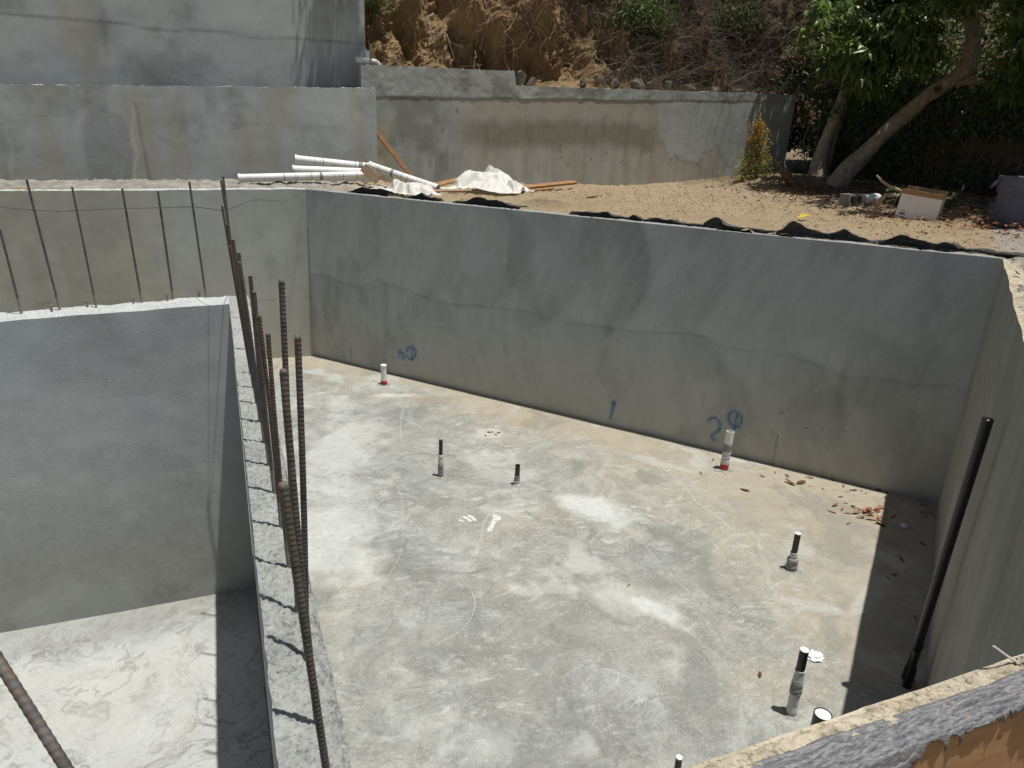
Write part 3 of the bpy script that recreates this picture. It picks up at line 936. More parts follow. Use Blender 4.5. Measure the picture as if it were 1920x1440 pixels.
# retaining walls beyond
def paint_low(U, Z):
    n = fbm(U, Z, .8, 6, 151, .6)
    dark = ss(.5, .72, fbm(U, Z, .7, 6, 152, .6)) * .5
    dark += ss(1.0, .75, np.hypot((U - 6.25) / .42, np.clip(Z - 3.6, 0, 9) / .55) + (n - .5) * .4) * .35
    light = ss(.5, .68, fbm(U, Z, .9, 5, 153, .6)) * .5 * ss(3.0, 4.3, Z)
    for u0, k in [(6.72, 1), (4.80, .5)]:
        light += np.exp(-((U - u0 + .25 * np.clip(4.15 - Z, -1, 2) * .25 + .03 * np.sin(Z * 9)) / .022) ** 2) * (Z < 4.15) * .8 * k
    dark += np.exp(-((U - 6.78 + .06 * (4.1 - Z) * 0 - .06 * np.clip(4.15 - Z, -1, 2)) / .025) ** 2) * (Z < 4.2) * .6
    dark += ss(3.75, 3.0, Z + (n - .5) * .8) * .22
    dark += np.exp(-((Z - 3.9 - .12 * (n - .5)) / .012) ** 2) * .25 * ss(.4, .6, n)
    tan = ss(.55, .72, fbm(U * 1.5, Z * .3, 1, 5, 154)) * .5
    return light, dark, tan


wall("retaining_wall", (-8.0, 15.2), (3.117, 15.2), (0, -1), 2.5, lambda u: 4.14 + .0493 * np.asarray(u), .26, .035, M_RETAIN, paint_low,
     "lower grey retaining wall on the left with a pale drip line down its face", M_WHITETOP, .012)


def paint_up(U, Z):
    n = fbm(U, Z, .7, 6, 161, .6)
    dark = ss(.48, .72, fbm(U, Z, .55, 6, 162, .6)) * .55
    dark += np.exp(-((Z - 5.55 - .1 * (fbm(U, U * 0, 1.1, 4, 5) - .5)) / .02) ** 2) * .6
    dark += np.exp(-((U - 6.35) / .05) ** 2) * (Z > 5.0) * .3
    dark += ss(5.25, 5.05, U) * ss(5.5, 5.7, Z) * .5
    light = ss(.5, .7, fbm(U, Z, .8, 5, 163, .6)) * .5 * ss(5.3, 6.0, Z)
    tan = ss(.52, .7, fbm(U * 1.3, Z * .4, .9, 5, 164)) * .5
    return light, dark, tan


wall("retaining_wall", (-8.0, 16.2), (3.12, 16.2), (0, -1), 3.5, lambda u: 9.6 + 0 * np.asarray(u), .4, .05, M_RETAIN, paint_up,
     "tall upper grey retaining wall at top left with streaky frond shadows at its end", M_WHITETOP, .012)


def top_back(u):
    x = np.asarray(u) + 2.88
    a = 5.115 + (x - 2.88) * .031
    b = 4.933 + (x - 6.22) * .0315
    return a + (b - a) * ss(6.19, 6.235, x)


def paint_back(U, Z):
    X = U + 2.88
    n = fbm(X, Z, 1.0, 6, 171, .6); n2 = fbm(X, Z, 4, 5, 172, .6)
    seam = 4.52 + (X - 3.1) * .043 + (fbm(X, X * 0, 2, 4, 173) - .5) * .05
    cap = ss(-.008, .008, Z - seam)
    bound = np.interp(X, [2.8, 9.6, 9.85, 10.0, 10.25, 10.6, 11.2, 11.4, 11.75, 11.95, 12.2], [9, 9, 4.6, 3.95, 3.65, 3.5, 3.42, 3.75, 3.85, 3.5, 2.5])
    bound = bound + (fbm(X, X * 0 + 4, 6, 5, 174, .65) - .5) * .42
    old = ss(.02, -.02, Z - bound) * (1 - cap)
    streak = fbm(X * 3.0, Z * .35, 2.2, 5, 175, .6)
    tan = old * (.45 + .5 * (n - .5)) * ss(4.6, 5.6, X) + old * ss(.55, .75, streak) * .15
    band_c = 3.95 + .34 * (fbm(X, X * 0 + 2, .8, 4, 176) - .5) + .015 * (X - 6)
    band = ss(.42, .12, np.abs(Z - band_c) + (n2 - .5) * .25) * ss(4.6, 5.6, X) * ss(10.3, 9.6, X)
    drip = ss(.5, .7, streak) * ss(3.9, 3.6, Z) * ss(2.9, 3.3, Z) * .12
    dark = band * .62 + drip * old + old * ss(.6, .75, streak) * .14
    tan = np.maximum(tan, band * .8)
    # left end: darker grey with brown edge
    lft = ss(5.2, 4.4, X) * (1 - cap)
    dark += lft * ss(.42, .62, n) * .55
    tan = np.maximum(tan, ss(3.75, 3.2, X + (n - .5) * .6) * ss(4.3, 3.9, Z) * .9)
    dark += ss(3.2, 3.12, X) * .2
    dark += cap * ss(.5, .7, fbm(X, Z, 2.2, 5, 177, .65)) * .6
    dark += np.exp(-((Z - seam) / .012) ** 2) * .5
    light = cap * ss(.5, .66, fbm(X, Z, 2.5, 5, 178)) * .18 + (1 - old) * (1 - cap) * ss(9.3, 10.2, X) * .3 * ss(.4, .6, n + .1)
    light += old * ss(.48, .3, streak) * .28 * ss(3.9, 3.3, Z)
    for cu, cz in [(7.4, 3.6), (7.38, 3.72), (7.42, 3.48), (8.2, 3.45), (8.6, 3.6), (7.6, 3.3), (9.0, 3.4), (4.9, 4.35), (4.6, 3.95)]:
        dark = np.maximum(dark, ss(1.3, .5, np.hypot((X - cu) / .025, (Z - cz) / .05) + (n2 - .5)) * .9)
    disp = cap * (.010 + (fbm(X, Z, 12, 4, 179) - .5) * .012) + (1 - old) * (1 - cap) * .004
    return light, dark, tan, disp


wall("retaining_wall", (2.88, 15.5), (13.95, 15.5), (0, -1), 2.4, top_back, .3, .03, M_BACK, paint_back,
     "stained back wall with a stepped top below the dirt bank", M_WHITETOP, .012)


# rough concrete berm behind the left pool wall
def berm():
    xs = np.arange(-7, 3.4, .03); q = np.linspace(0, 1, 60)
    X, Q = np.meshgrid(xs, q, indexing='ij')
    yb = 12.93 + Q * 2.35
    front = 12.93 + np.clip(X - 1.1, 0, 9) * -.0
    Z = 2.80 + .016 * X.clip(-7, 1.4) * 1.0 + .12 * np.sin(np.clip(Q * 1.35, 0, 1) * math.pi) + .06 * Q
    Z = Z + (fbm(X, yb, 5, 5, 181, .6) - .5) * .12 * ss(0, .1, Q) + (fbm(X, yb, 22, 4, 182) - .5) * .05 * ss(0, .06, Q)
    Z = Z - .10 * ss(2.2, 3.3, X)
    V = np.stack([X, yb, Z], -1).reshape(-1, 3)
    nz = fbm(X, yb, 6, 5, 183).ravel()
    P = np.clip(np.stack([ss(.5, .65, nz) * .4, ss(.55, .7, fbm(X, yb, 14, 4, 184)).ravel() * .5, ss(1.4, 3, X).ravel() * .7], 1), 0, 1)
    o = link_mesh("concrete_spill", quads_mesh("concrete_spill", V, grid_faces(len(xs), len(q)), M_BERM, None, True, P))
    tag(o, kind="structure")


berm()

# ------------------------------------------------------------------ hill bank behind the back wall
PROF = np.array([[15.6, 4.4], [15.85, 5.0], [16.3, 5.35], [16.8, 5.95], [17.2, 6.9], [17.6, 7.8], [18.6, 8.9], [20.5, 10.6], [25, 14], [34, 17]])
PL = np.concatenate([[0], np.cumsum(np.hypot(*np.diff(PROF, axis=0).T))])


def bank_pt(x, s):
    """point on the bank: x along, s metres up the slope"""
    x = np.asarray(x, float); s = np.asarray(s, float)
    y = np.interp(s, PL, PROF[:, 0]); z = np.interp(s, PL, PROF[:, 1])
    big = (fbm(x, s * .7, .55, 4, 191, .55) - .5) * 2.0
    gul = (np.abs(fbm(x * 1.0, s * .35, 1.1, 4, 192) - .5) - .12) * 3.2
    med = (fbm(x, s, 2.6, 5, 193, .6) - .5) * .55
    fin = (fbm(x, s, 11, 4, 194, .6) - .5) * .12
    d = (big + gul + med) * ss(.2, 1.6, s) + fin
    lip = ss(1.4, 1.9, s + (fbm(x, x * 0, 1.3, 3, 195) - .5)) * .35
    d = d + lip * ss(4.5, 6, x)
    return x, y - d * .8, z + d * .42 + .25 * (fbm(x, s * 0 + 2, .5, 3, 196) - .5) * ss(.3, 2, s)


def bank():
    xs = np.concatenate([np.arange(3.14, 20, .05), np.arange(20, 48, .5)]); sv = np.concatenate([np.arange(0, 5.2, .045), np.linspace(5.3, PL[-1], 24)])
    X, Sv = np.meshgrid(xs, sv, indexing='ij')
    x, y, z = bank_pt(X, Sv)
    V = np.stack([x, y, z], -1).reshape(-1, 3)
    o = link_mesh("hillside", quads_mesh("hillside", V, grid_faces(len(xs), len(sv)), M_BANK2, None, False))
    tag(o, kind="structure")


def bankmat():
    m, nt, b = newmat("bank_soil"); N = NT(nt)
    v = coords(N)
    n1 = N.mapr(N.noise(v, .8, 5, .6), .35, .65)
    n2 = N.mapr(N.noise(v, 6, 7, .7), .35, .68)
    n3 = N.mapr(N.noise(v, 30, 5, .65), .35, .68)
    col = N.mix(n1, (.30, .20, .105), (.46, .335, .19))
    col = N.mix(N.math('MULTIPLY', n2, .55), col, (.17, .095, .042))
    col = N.mix(N.math('MULTIPLY', n3, .3), col, (.46, .32, .17))
    sx = N.n("ShaderNodeSeparateXYZ"); N.ln(v, sx.inputs[0])
    hum = N.mapr(N.math('ADD', sx.outputs[2], N.math('MULTIPLY', n1, 1.0)), 7.4, 8.4)
    hum = N.math('MAXIMUM', hum, N.mapr(N.math('ADD', sx.outputs[0], N.math('MULTIPLY', n1, 2.0)), 9.5, 12.5))
    col = N.mix(N.math('MULTIPLY', hum, .8), col, N.mix(n2, (.055, .038, .024), (.12, .08, .05)))
    N.ln(col, b.inputs["Base Color"]); b.inputs["Roughness"].default_value = .95
    b.inputs["Specular IOR Level"].default_value = .1
    N.ln(N.bump(N.math('ADD', n2, n3), 1.0, .03), b.inputs["Normal"])
    return m
M_BANK2 = bankmat()
bank()


def bpt(x, s, off=0.0):
    x, y, z = bank_pt(x, s)
    return np.array([float(x), float(y) - off * .8, float(z) + off * .4])


# roots hanging down the bank: the larger, pale ones singly
def hanging_root(x0, s0, x1, s1, r, seed, label):
    rr = np.random.default_rng(seed); b = MB(); n = 12
    pts = []
    for i in range(n):
        t = i / (n - 1)
        p = bpt(x0 + (x1 - x0) * t + .12 * math.sin(t * 7 + seed) + rr.normal() * .03, s0 + (s1 - s0) * t, .10 + .10 * math.sin(t * 3.1))
        pts.append(p)
    r *= .65
    b.tube(pts, [r * (1 - .65 * i / n) for i in range(n)], 6)
    for k in range(3):
        i = int(rr.integers(3, n - 2)); q = pts[i]
        e = [q + np.array([rr.normal() * .05 * j + .05 * j * (1 if k % 2 else -1), -.03 * j, -.08 * j]) for j in range(5)]
        b.tube(e, [r * .4 * (1 - j / 6) for j in range(5)], 4)
    o = b.build("exposed_root", M_ROOT, base=tuple(pts[0]), smooth=True)
    tag(o, label, "root", "pale roots hanging down the dirt bank")


for i, a in enumerate([(4.75, 2.6, 5.0, 1.1, .028, "long pale forked root snaking down the bare dirt bank"), (5.45, 2.7, 5.6, 1.0, .022, "pale root hanging in the middle of the bundle over bare dirt"),
                       (5.6, 2.6, 5.75, .9, .02, "root hanging straight on the right edge of the root bundle"), (5.3, 2.7, 5.2, 1.2, .018, "thin root on the left of the root bundle"),
                       (3.9, 3.0, 3.6, 2.3, .035, "short thick dead root sticking out at the upper left of the bank"), (6.4, 2.2, 6.2, 1.0, .018, "slanting root above the step in the back wall"),
                       (7.9, 1.9, 7.7, 1.0, .018, "root dangling from the overhang in the dark hollow"), (8.6, 1.6, 8.3, .8, .016, "curled root below the overhang right of the hollow"),
                       (6.9, 2.8, 6.7, 1.4, .018, "root trailing under the dry brush above the step"), (9.3, 1.8, 9.1, .9, .016, "pale root near the rocks on the bank")]):
    hanging_root(*a[:5], i + 3, a[5])


def twig_mass(name, n, xr, sr, length, r, mat, seed, label, cat="brush", droop=.6, off=.25, curl=.5, kind="stuff"):
    """a tangle of thin dry stems growing out of the bank"""
    rr = np.random.default_rng(seed)
    x = rr.uniform(*xr, n); s = rr.uniform(*sr, n)
    bx, by, bz = bank_pt(x, s)
    P = np.stack([bx, by + .03, bz], 1)
    L = length * rr.uniform(.4, 1.3, n)
    ang = rr.uniform(-1.3, 1.3, n); out = rr.uniform(.2, 1.0, n)
    D = np.stack([np.sin(ang) * .8, -out, np.cos(ang) * .6], 1); D /= np.linalg.norm(D, axis=1)[:, None]
    m = 6; pts = [P]; d = D.copy()
    for k in range(m - 1):
        d = d + rr.normal(0, curl * .45, d.shape); d[:, 2] -= droop * .35
        d /= np.linalg.norm(d, axis=1)[:, None]
        pts.append(pts[-1] + d * (L / (m - 1))[:, None])
    pts = np.stack(pts, 1)                                   # n,m,3
    rad = (r * rr.uniform(.5, 1.4, n))[:, None] * np.linspace(1, .35, m)[None]
    o1 = np.array([1, 0, 0.0]); o2 = np.array([-.5, .6, .5]); o3 = np.array([-.5, -.6, -.5])
    V = pts[:, :, None, :] + np.stack([o1, o2, o3])[None, None] * rad[:, :, None, None]
    V = V.reshape(-1, 3)
    base = (np.arange(n) * m * 3)[:, None, None]; j = np.arange(m - 1)[None, :, None]; k = np.arange(3)[None, None, :]
    a = base + j * 3 + k; b_ = base + j * 3 + (k + 1) % 3
    F = np.stack([a, b_, b_ + 3, a + 3], -1).reshape(-1, 4)
    o = link_mesh(name, quads_mesh(name, V, F, mat, None, True))
    tag(o, label, cat, kind=kind)
    return o


twig_mass("dry_brush", 3800, (8.6, 13.8), (.9, 4.4), 1.0, .0042, M_TWIG, 5, "grey-brown tangle of dry brush covering the bank above the back wall")
twig_mass("dry_brush", 260, (5.9, 8.8), (2.3, 4.2), .8, .0042, M_TWIG, 6, "dry grassy stems hanging over the edge of the bare dirt bank", droop=1.2)
twig_mass("dry_brush", 900, (12.5, 17.5), (.6, 4.4), 1.0, .006, M_TWIG, 8, "dark dry stems on the bank behind the leaning tree")
twig_mass("fine_roots", 130, (3.6, 8.5), (1.5, 3.2), .8, .0038, M_ROOT, 7, "thin pale rootlets dangling from the bare dirt bank", "roots", droop=1.6, curl=.7)


M_TWIGP = simple("pale_twig", (.36, .30, .23), .95, .3, 3)
twig_mass("pale_stalks", 420, (8.4, 14.0), (.8, 4.0), .8, .0055, M_TWIGP, 12, "pale dead stalks standing out of the dark brush on the bank", droop=.3, curl=.3)
twig_mass("pale_stalks", 90, (5.5, 8.6), (2.0, 3.6), .6, .0045, M_TWIGP, 13, "pale dead stalks at the upper edge of the bare dirt", droop=1.0, curl=.3)


# ------------------------------------------------------------------ rocks on the bank foot
def rock_mesh(seed, sub=2):
    rr = np.random.default_rng(seed)
    import bmesh
    bm = bmesh.new(); bmesh.ops.create_icosphere(bm, subdivisions=sub, radius=1)
    V = np.array([v.co[:] for v in bm.verts])
    for _ in range(13):
        d = rr.normal(size=3); d /= np.linalg.norm(d); lim = rr.uniform(.42, .8)
        k = V @ d; V = V - np.outer(np.clip(k - lim, 0, None), d)
    V = V * (1 + rr.normal(0, .025, (len(V), 1)))
    for v, c in zip(bm.verts, V): v.co = c
    me = bpy.data.meshes.new("rock"); bm.to_mesh(me); bm.free()
    me.materials.append(M_ROCK)
    return me


RM = [rock_mesh(i) for i in range(5)]
rocks = [(6.48, 15.87, 5.21, .17, .16, .30, "upright grey rock beside the step of the back wall"), (6.74, 15.85, 5.10, .24, .16, .17, "round dark rock in the corner of the wall step"),
         (8.45, 15.90, 5.22, .24, .24, .24, "pale fractured rock left in the row on the back wall"), (8.92, 15.94, 5.20, .3, .2, .2, "small cracked rock in the middle of the rock row"),
         (9.42, 15.90, 5.22, .33, .24, .27, "blocky pale rock with a flat top in the rock row"), (9.9, 15.92, 5.22, .28, .22, .25, "rounded rock near the right of the pale rock row"),
         (10.35, 15.92, 5.22, .3, .2, .22, "pale rock with cracks at the right end of the rock row"), (10.9, 15.92, 5.20, .34, .2, .16, "low grey rock below the dry brush"),
         (11.75, 15.87, 5.22, .42, .2, .14, "flat slab of broken concrete below the dry brush"), (12.3, 15.87, 5.22, .3, .15, .1, "small flat slab on the wall under dry brush"),
         (9.15, 16.12, 5.48, .3, .22, .2, "rock set back above the rock row"), (8.1, 15.97, 5.18, .18, .16, .14, "small rock under the dark hollow")]
for i, (x, y, z, a, b_, c, lab) in enumerate(rocks):
    o = link_mesh("rock", RM[i % 5], None, (x, y, z)); o.scale = (a * .85, b_ * .85, c * .85); o.location.z -= .05; o.rotation_euler = (.25 * math.sin(i * 2.1), .25 * math.cos(i * 1.7), i * 1.3)
    tag(o, lab, "rock", "rocks along the top of the back wall")


# ------------------------------------------------------------------ foliage builders
def leaf_quads(P, D, U, L, Wd, fold=.25, droop=.0, tint=None):
    """n leaves: base P, direction D, up U. each leaf is 4 faces (two halves, two segments)"""
    n = len(P)
    D = D / np.linalg.norm(D, axis=1)[:, None]
    Sd = np.cross(D, U); Sd /= np.linalg.norm(Sd, axis=1)[:, None] + 1e-9
    U2 = np.cross(Sd, D)
    L = L[:, None]; Wd = Wd[:, None]
    mid = P + D * L * .45 + U2 * L * .03; tip = P + D * L - np.array([0, 0, 1.0]) * L * droop
    lft = mid + Sd * Wd * .5 + U2 * Wd * fold; rgt = mid - Sd * Wd * .5 + U2 * Wd * fold
    l2 = P + D * L * .12 + Sd * Wd * .16; r2 = P + D * L * .12 - Sd * Wd * .16
    V = np.stack([P, l2, lft, tip, rgt, r2, mid], 1).reshape(-1, 3)
    b = (np.arange(n) * 7)[:, None]
    F = np.concatenate([b + np.array([[0, 1, 2, 6]]), b + np.array([[6, 2, 3, 3]]), b + np.array([[0, 6, 4, 5]]), b + np.array([[6, 3, 4, 4]])], 1)
    Fq = np.concatenate([b + np.array([0, 1, 2, 6]), b + np.array([0, 6, 4, 5])])
    Ft = np.concatenate([b + np.array([6, 2, 3]), b + np.array([6, 3, 4])])
    Ft = np.concatenate([Ft])
    t = np.repeat(tint if tint is not None else np.zeros(n), 7)
    return V, Fq, Ft, t


def leaf_mesh(name, P, D, U, L, Wd, mat, tint, fold=.2, droop=.1):
    V, Fq, Ft, t = leaf_quads(P, D, U, L, Wd, fold, droop, tint)
    # all triangles for a uniform array
    F = np.concatenate([Fq[:, [0, 1, 2]], Fq[:, [0, 2, 3]], Ft])
    return quads_mesh(name, V, F, mat, None, False, np.stack([t, t, t], 1))


def rand_dir(rr, n):
    d = rr.normal(size=(n, 3)); return d / np.linalg.norm(d, axis=1)[:, None]


def blob_leaves(blobs, n, rr, L, Wd, droop=.5, clump=10):
    """leaves in clumps inside ellipsoid blobs (cx,cy,cz,rx,ry,rz)"""
    bl = np.array(blobs); vol = np.prod(bl[:, 3:], 1) ** .67; pick = rr.choice(len(bl), size=max(1, n // clump), p=vol / vol.sum())
    d = rand_dir(rr, len(pick)) * (rr.uniform(.25, 1, len(pick)) ** .45)[:, None]
    cc = bl[pick, :3] + d * bl[pick, 3:]
    k = np.repeat(np.arange(len(cc)), clump)
    P = cc[k] + rr.normal(0, 1, (len(k), 3)) * L * .8
    D = rand_dir(rr, len(k)); D[:, 2] = D[:, 2] * .6 - droop
    U = rand_dir(rr, len(k)) * .5 + np.array([0, 0, 1.0])
    ct = rr.uniform(0, 1, len(cc))
    tint = np.clip(ct[k] * .6 + rr.uniform(0, .5, len(k)), 0, 1)
    return P, D, U, L * rr.uniform(.6, 1.25, len(k)), Wd * rr.uniform(.7, 1.2, len(k)), tint


def shrub(name, label, cat, base, blobs, n, L, Wd, mat, seed, group=None, stems=7, droop=.2, smat=None, sr=.018):
    rr = np.random.default_rng(seed)
    root = empty(name, base)
    tag(root, label, cat, group)
    P, D, U, l, w, t = blob_leaves(blobs, n, rr, L, Wd, droop)
    P = P - np.array(base)
    link_mesh("foliage", leaf_mesh("foliage", P, D, U, l, w, mat, t), root)
    b = MB()
    for i in range(stems):
        bl = blobs[i % len(blobs)]
        e = np.array(bl[:3]) - np.array(base) + rr.normal(0, .3, 3) * np.array(bl[3:])
        m = e * .5 + rr.normal(0, .08, 3) * np.linalg.norm(e)
        b.tube([np.zeros(3) + rr.normal(0, .03, 3) * [1, 1, 0], m, e], [sr, sr * .7, sr * .3], 5)
    b.build("stems", smat or M_BARK, root, smooth=True)
    return root


# green shrubs on the bank
def bank_shrub(x, s, rx, rz, n, lab, mat, seed, L=.11, Wd=.028):
    p = bpt(x, s, .1)
    bl = [(p[0] + dx * rx, p[1] - .25, p[2] + dz * rz, rx * .6, .45, rz * .6) for dx, dz in [(0, .4), (-.6, .15), (.6, .2), (0, -.2), (.3, .8), (-.3, .7)]]
    shrub("bank_shrub", lab, "shrub", tuple(p), bl, n, L, Wd, mat, seed)


bank_shrub(9.75, 2.5, .8, .42, 2600, "bright green shrub on the bank above the dirt hollow", M_SHRUB, 31, .15, .035)
bank_shrub(12.9, 2.9, 1.0, .6, 3000, "dark green shrub at the top of the bank above the dry brush", M_DARKSH, 32)
bank_shrub(3.45, 2.6, .35, .5, 1000, "small green shrub at the end of the tall retaining wall", M_SHRUB, 33)
bank_shrub(8.6, 3.9, .9, .5, 1800, "dark shrub at the top edge of the picture above the hanging stems", M_DARKSH, 34)
bank_shrub(11.2, 4.0, .9, .6, 1800, "olive shrub behind the dry brush at the top edge", M_DARKSH, 35)
bank_shrub(6.4, 4.1, 1.1, .5, 1600, "dark overhanging bush above the bare dirt at the top edge", M_DARKSH, 36)

# large hedge masses behind the fence and on the hill right
for i, (x, y, z, rx, ry, rz, n, lab) in enumerate([
    (15.2, 16.9, 4.0, 1.1, .9, 2.2, 5200, "dark leafy shrub with pale flecks at the right end of the back wall"),
    (16.6, 14.6, 3.2, 1.5, 1.4, 3.4, 6000, "dark hedge tree behind the ivy fence left of the leaning trunk"),
    (16.4, 11.2, 3.2, 1.5, 1.7, 3.6, 6000, "dark hedge tree behind the ivy fence under the leaning trunk"),
    (15.9, 7.6, 3.2, 1.5, 1.8, 3.8, 6000, "dark hedge tree behind the fence above the cardboard box"),
    (15.2, 4.2, 3.2, 1.5, 1.8, 3.8, 3500, "dark hedge tree at the far right behind the fence"),
    (20.0, 15.5, 3.2, 2.4, 2.2, 5.4, 5200, "tall dark tree far behind the fence on the right"),
    (20.0, 9.5, 3.2, 2.4, 2.6, 5.6, 5200, "tall dark tree beyond the hedge at the right edge"),
    (17.5, 20.0, 6.5, 2.6, 1.6, 3.0, 5200, "dark bush mass high on the bank behind the tree")]):
    bl = [(x + dx * rx, y + dy * ry, z + rz * h, rx * .75, ry * .75, rz * .32) for dx, dy, h in [(0, 0, .25), (-.4, -.4, .5), (.4, .3, .5), (0, .2, .8), (-.3, -.2, .95), (.3, -.4, .3), (-.2, .5, .4)]]
    shrub("hedge_tree", lab, "tree", (x, y, z - .2), bl, n, .16, .08, M_DARKSH, 50 + i, sr=.06)


# ------------------------------------------------------------------ ivy fence on the right
def fence():
    P0 = np.array([14.75, 15.3]); P1 = np.array([13.9, 3.2])
    L = np.linalg.norm(P1 - P0); d = (P1 - P0) / L; nr = np.array([d[1], -d[0]])
    if nr[0] > 0: nr = -nr
    root = empty("board_fence", (P0[0], P0[1], 2.9))
    tag(root, "dark board fence covered in ivy behind the trash can and box", "fence")
    w = .19; n = int(L / w)
    me = None; ang = math.atan2(d[1], d[0])
    for i in range(n):
        if me is None:
            o = MB().box((0, 0, 1.0), (w - .012, .022, 2.2)).build("board", M_FENCE, root); me = o.data
        else: o = link_mesh("board", me, root)
        q = d * (i + .5) * w
        o.location = (q[0] + random.uniform(-.006, .006), q[1], random.uniform(-.04, .04)); o.rotation_euler = (0, random.uniform(-.006, .006), ang)
    for k, zz in enumerate((.35, 1.75)):
        r = MB().box((0, 0, 0), (L, .06, .09)).build("rail", M_FENCE, root)
        q = d * L / 2 - nr * .045; r.location = (q[0], q[1], zz); r.rotation_euler = (0, 0, ang)
    # ivy
    rr = np.random.default_rng(77); nl = 16000
    u = rr.uniform(0, L, nl); z = rr.uniform(0, 1, nl) ** .8 * 2.5
    den = fbm(u, z, .9, 4, 201); keep = den + rr.uniform(-.1, .1, nl) + .10 * (z > 1.3) > .43
    u = u[keep]; z = z[keep]; nl = len(u)
    off = .04 + .32 * fbm(u, z, 1.3, 4, 202) * rr.uniform(.2, 1, nl)
    P = np.stack([P0[0] + d[0] * u + nr[0] * off, P0[1] + d[1] * u + nr[1] * off, 2.95 + z], 1)
    D = rand_dir(rr, nl) * .7 + np.array([nr[0] * .3, nr[1] * .3, -.6]); U = np.array([nr[0], nr[1], .5]) + rand_dir(rr, nl) * .6
    o = link_mesh("ivy", leaf_mesh("ivy", P, D, U, rr.uniform(.07, .13, nl), rr.uniform(.06, .11, nl), M_IVY, rr.uniform(0, 1, nl)))
    tag(o, "dark green ivy hanging over the board fence on the right", "ivy", kind="stuff")
    # bare vines
    V = []
    b = MB()
    for i in range(60):
        u0 = rr.uniform(.5, L - .5); z0 = rr.uniform(1.2, 2.5); pts = []
        for k in range(7):
            q = P0 + d * (u0 + .25 * math.sin(k * .9 + i) + .08 * k * rr.uniform(-1, 1)) + nr * (.12 + .15 * rr.uniform())
            pts.append((q[0], q[1], 2.95 + z0 * (1 - k / 6.5)))
        b.tube(pts, [.008] * 7, 4)
    o = b.build("ivy_vines", M_TWIG); tag(o, "thin bare vine stems on the dark fence", "vine", kind="stuff")


fence()

# low ivy patch beside the block
rr = np.random.default_rng(15)
nl = 520
P = np.stack([rr.normal(11.35, .2, nl), rr.normal(9.2, .3, nl), np.zeros(nl)], 1); P[:, 2] = zg(P[:, 0], P[:, 1]) + rr.uniform(.03, .26, nl)
link_o = link_mesh("ground_ivy", leaf_mesh("ground_ivy", P, rand_dir(rr, nl) * [1, 1, .4], rand_dir(rr, nl) * .5 + [0, 0, 1.0], rr.uniform(.07, .12, nl), rr.uniform(.06, .1, nl), M_SHRUB, rr.uniform(.3, 1, nl)))
tag(link_o, "low ivy leaves on the ground between the cinder block and the box", "ivy", kind="stuff")


# ------------------------------------------------------------------ the two leaning trees
def trunk_tube(mb, pts, rad, seg=14, sub=6, seed=0):
    P = np.array(pts, float); E = np.concatenate([[2 * P[0] - P[1]], P, [2 * P[-1] - P[-2]]]); Q = []; R = []
    for i in range(1, len(E) - 2):
        for t in np.linspace(0, 1, sub, endpoint=False):
            p0, p1, p2, p3 = E[i - 1], E[i], E[i + 1], E[i + 2]
            Q.append(.5 * ((2 * p1) + (-p0 + p2) * t + (2 * p0 - 5 * p1 + 4 * p2 - p3) * t * t + (-p0 + 3 * p1 - 3 * p2 + p3) * t ** 3))
            R.append(rad[i - 1] * (1 - t) + rad[i] * t)
    Q.append(P[-1]); R.append(rad[-1])
    k = mb.n
    mb.tube(Q, R, seg)
    V = mb.v[-1]; c = np.repeat(np.array(Q), seg, 0)
    a = np.tile(np.arange(seg), len(Q)); ln = np.repeat(np.arange(len(Q)), seg)
    f = 1 + (fbm(np.cos(a * 2 * math.pi / seg) * 1.2 + ln * .23, np.sin(a * 2 * math.pi / seg) * 1.2 + seed, 1.3, 4, 211 + seed) - .5) * .55 + (fbm(np.cos(a * 2 * math.pi / seg) * 3 + ln * .6, np.sin(a * 2 * math.pi / seg) * 3 + seed, 2.2, 3, 214 + seed) - .5) * .16
    mb.v[-1] = c + (V - c) * f[:, None]


CLM = []
def cluster_mesh(seed):
    rr = np.random.default_rng(seed); k = 7
    a = np.arange(k) * 2 * math.pi / k + rr.uniform(-.25, .25, k)
    dr = rr.uniform(-1.5, -.35, k)
    D = np.stack([np.cos(a), np.sin(a), dr], 1); P = D * .02
    U = np.tile([0, 0, 1.0], (k, 1))
    return leaf_mesh("leaf_cluster", P, D, U, rr.uniform(.17, .25, k), rr.uniform(.06, .085, k), M_LEAF, rr.uniform(.0, .9, k), .22, .12)


for i in range(6): CLM.append(cluster_mesh(900 + i))


def place_cluster(root, p, base, rr):
    o = link_mesh("leaf_cluster", CLM[int(rr.integers(len(CLM)))], root, tuple(np.array(p) - np.array(base)))
    o.rotation_euler = (rr.normal() * .35, rr.normal() * .35, rr.uniform(0, 6.28)); s = rr.uniform(.95, 1.45); o.scale = (s, s, s)


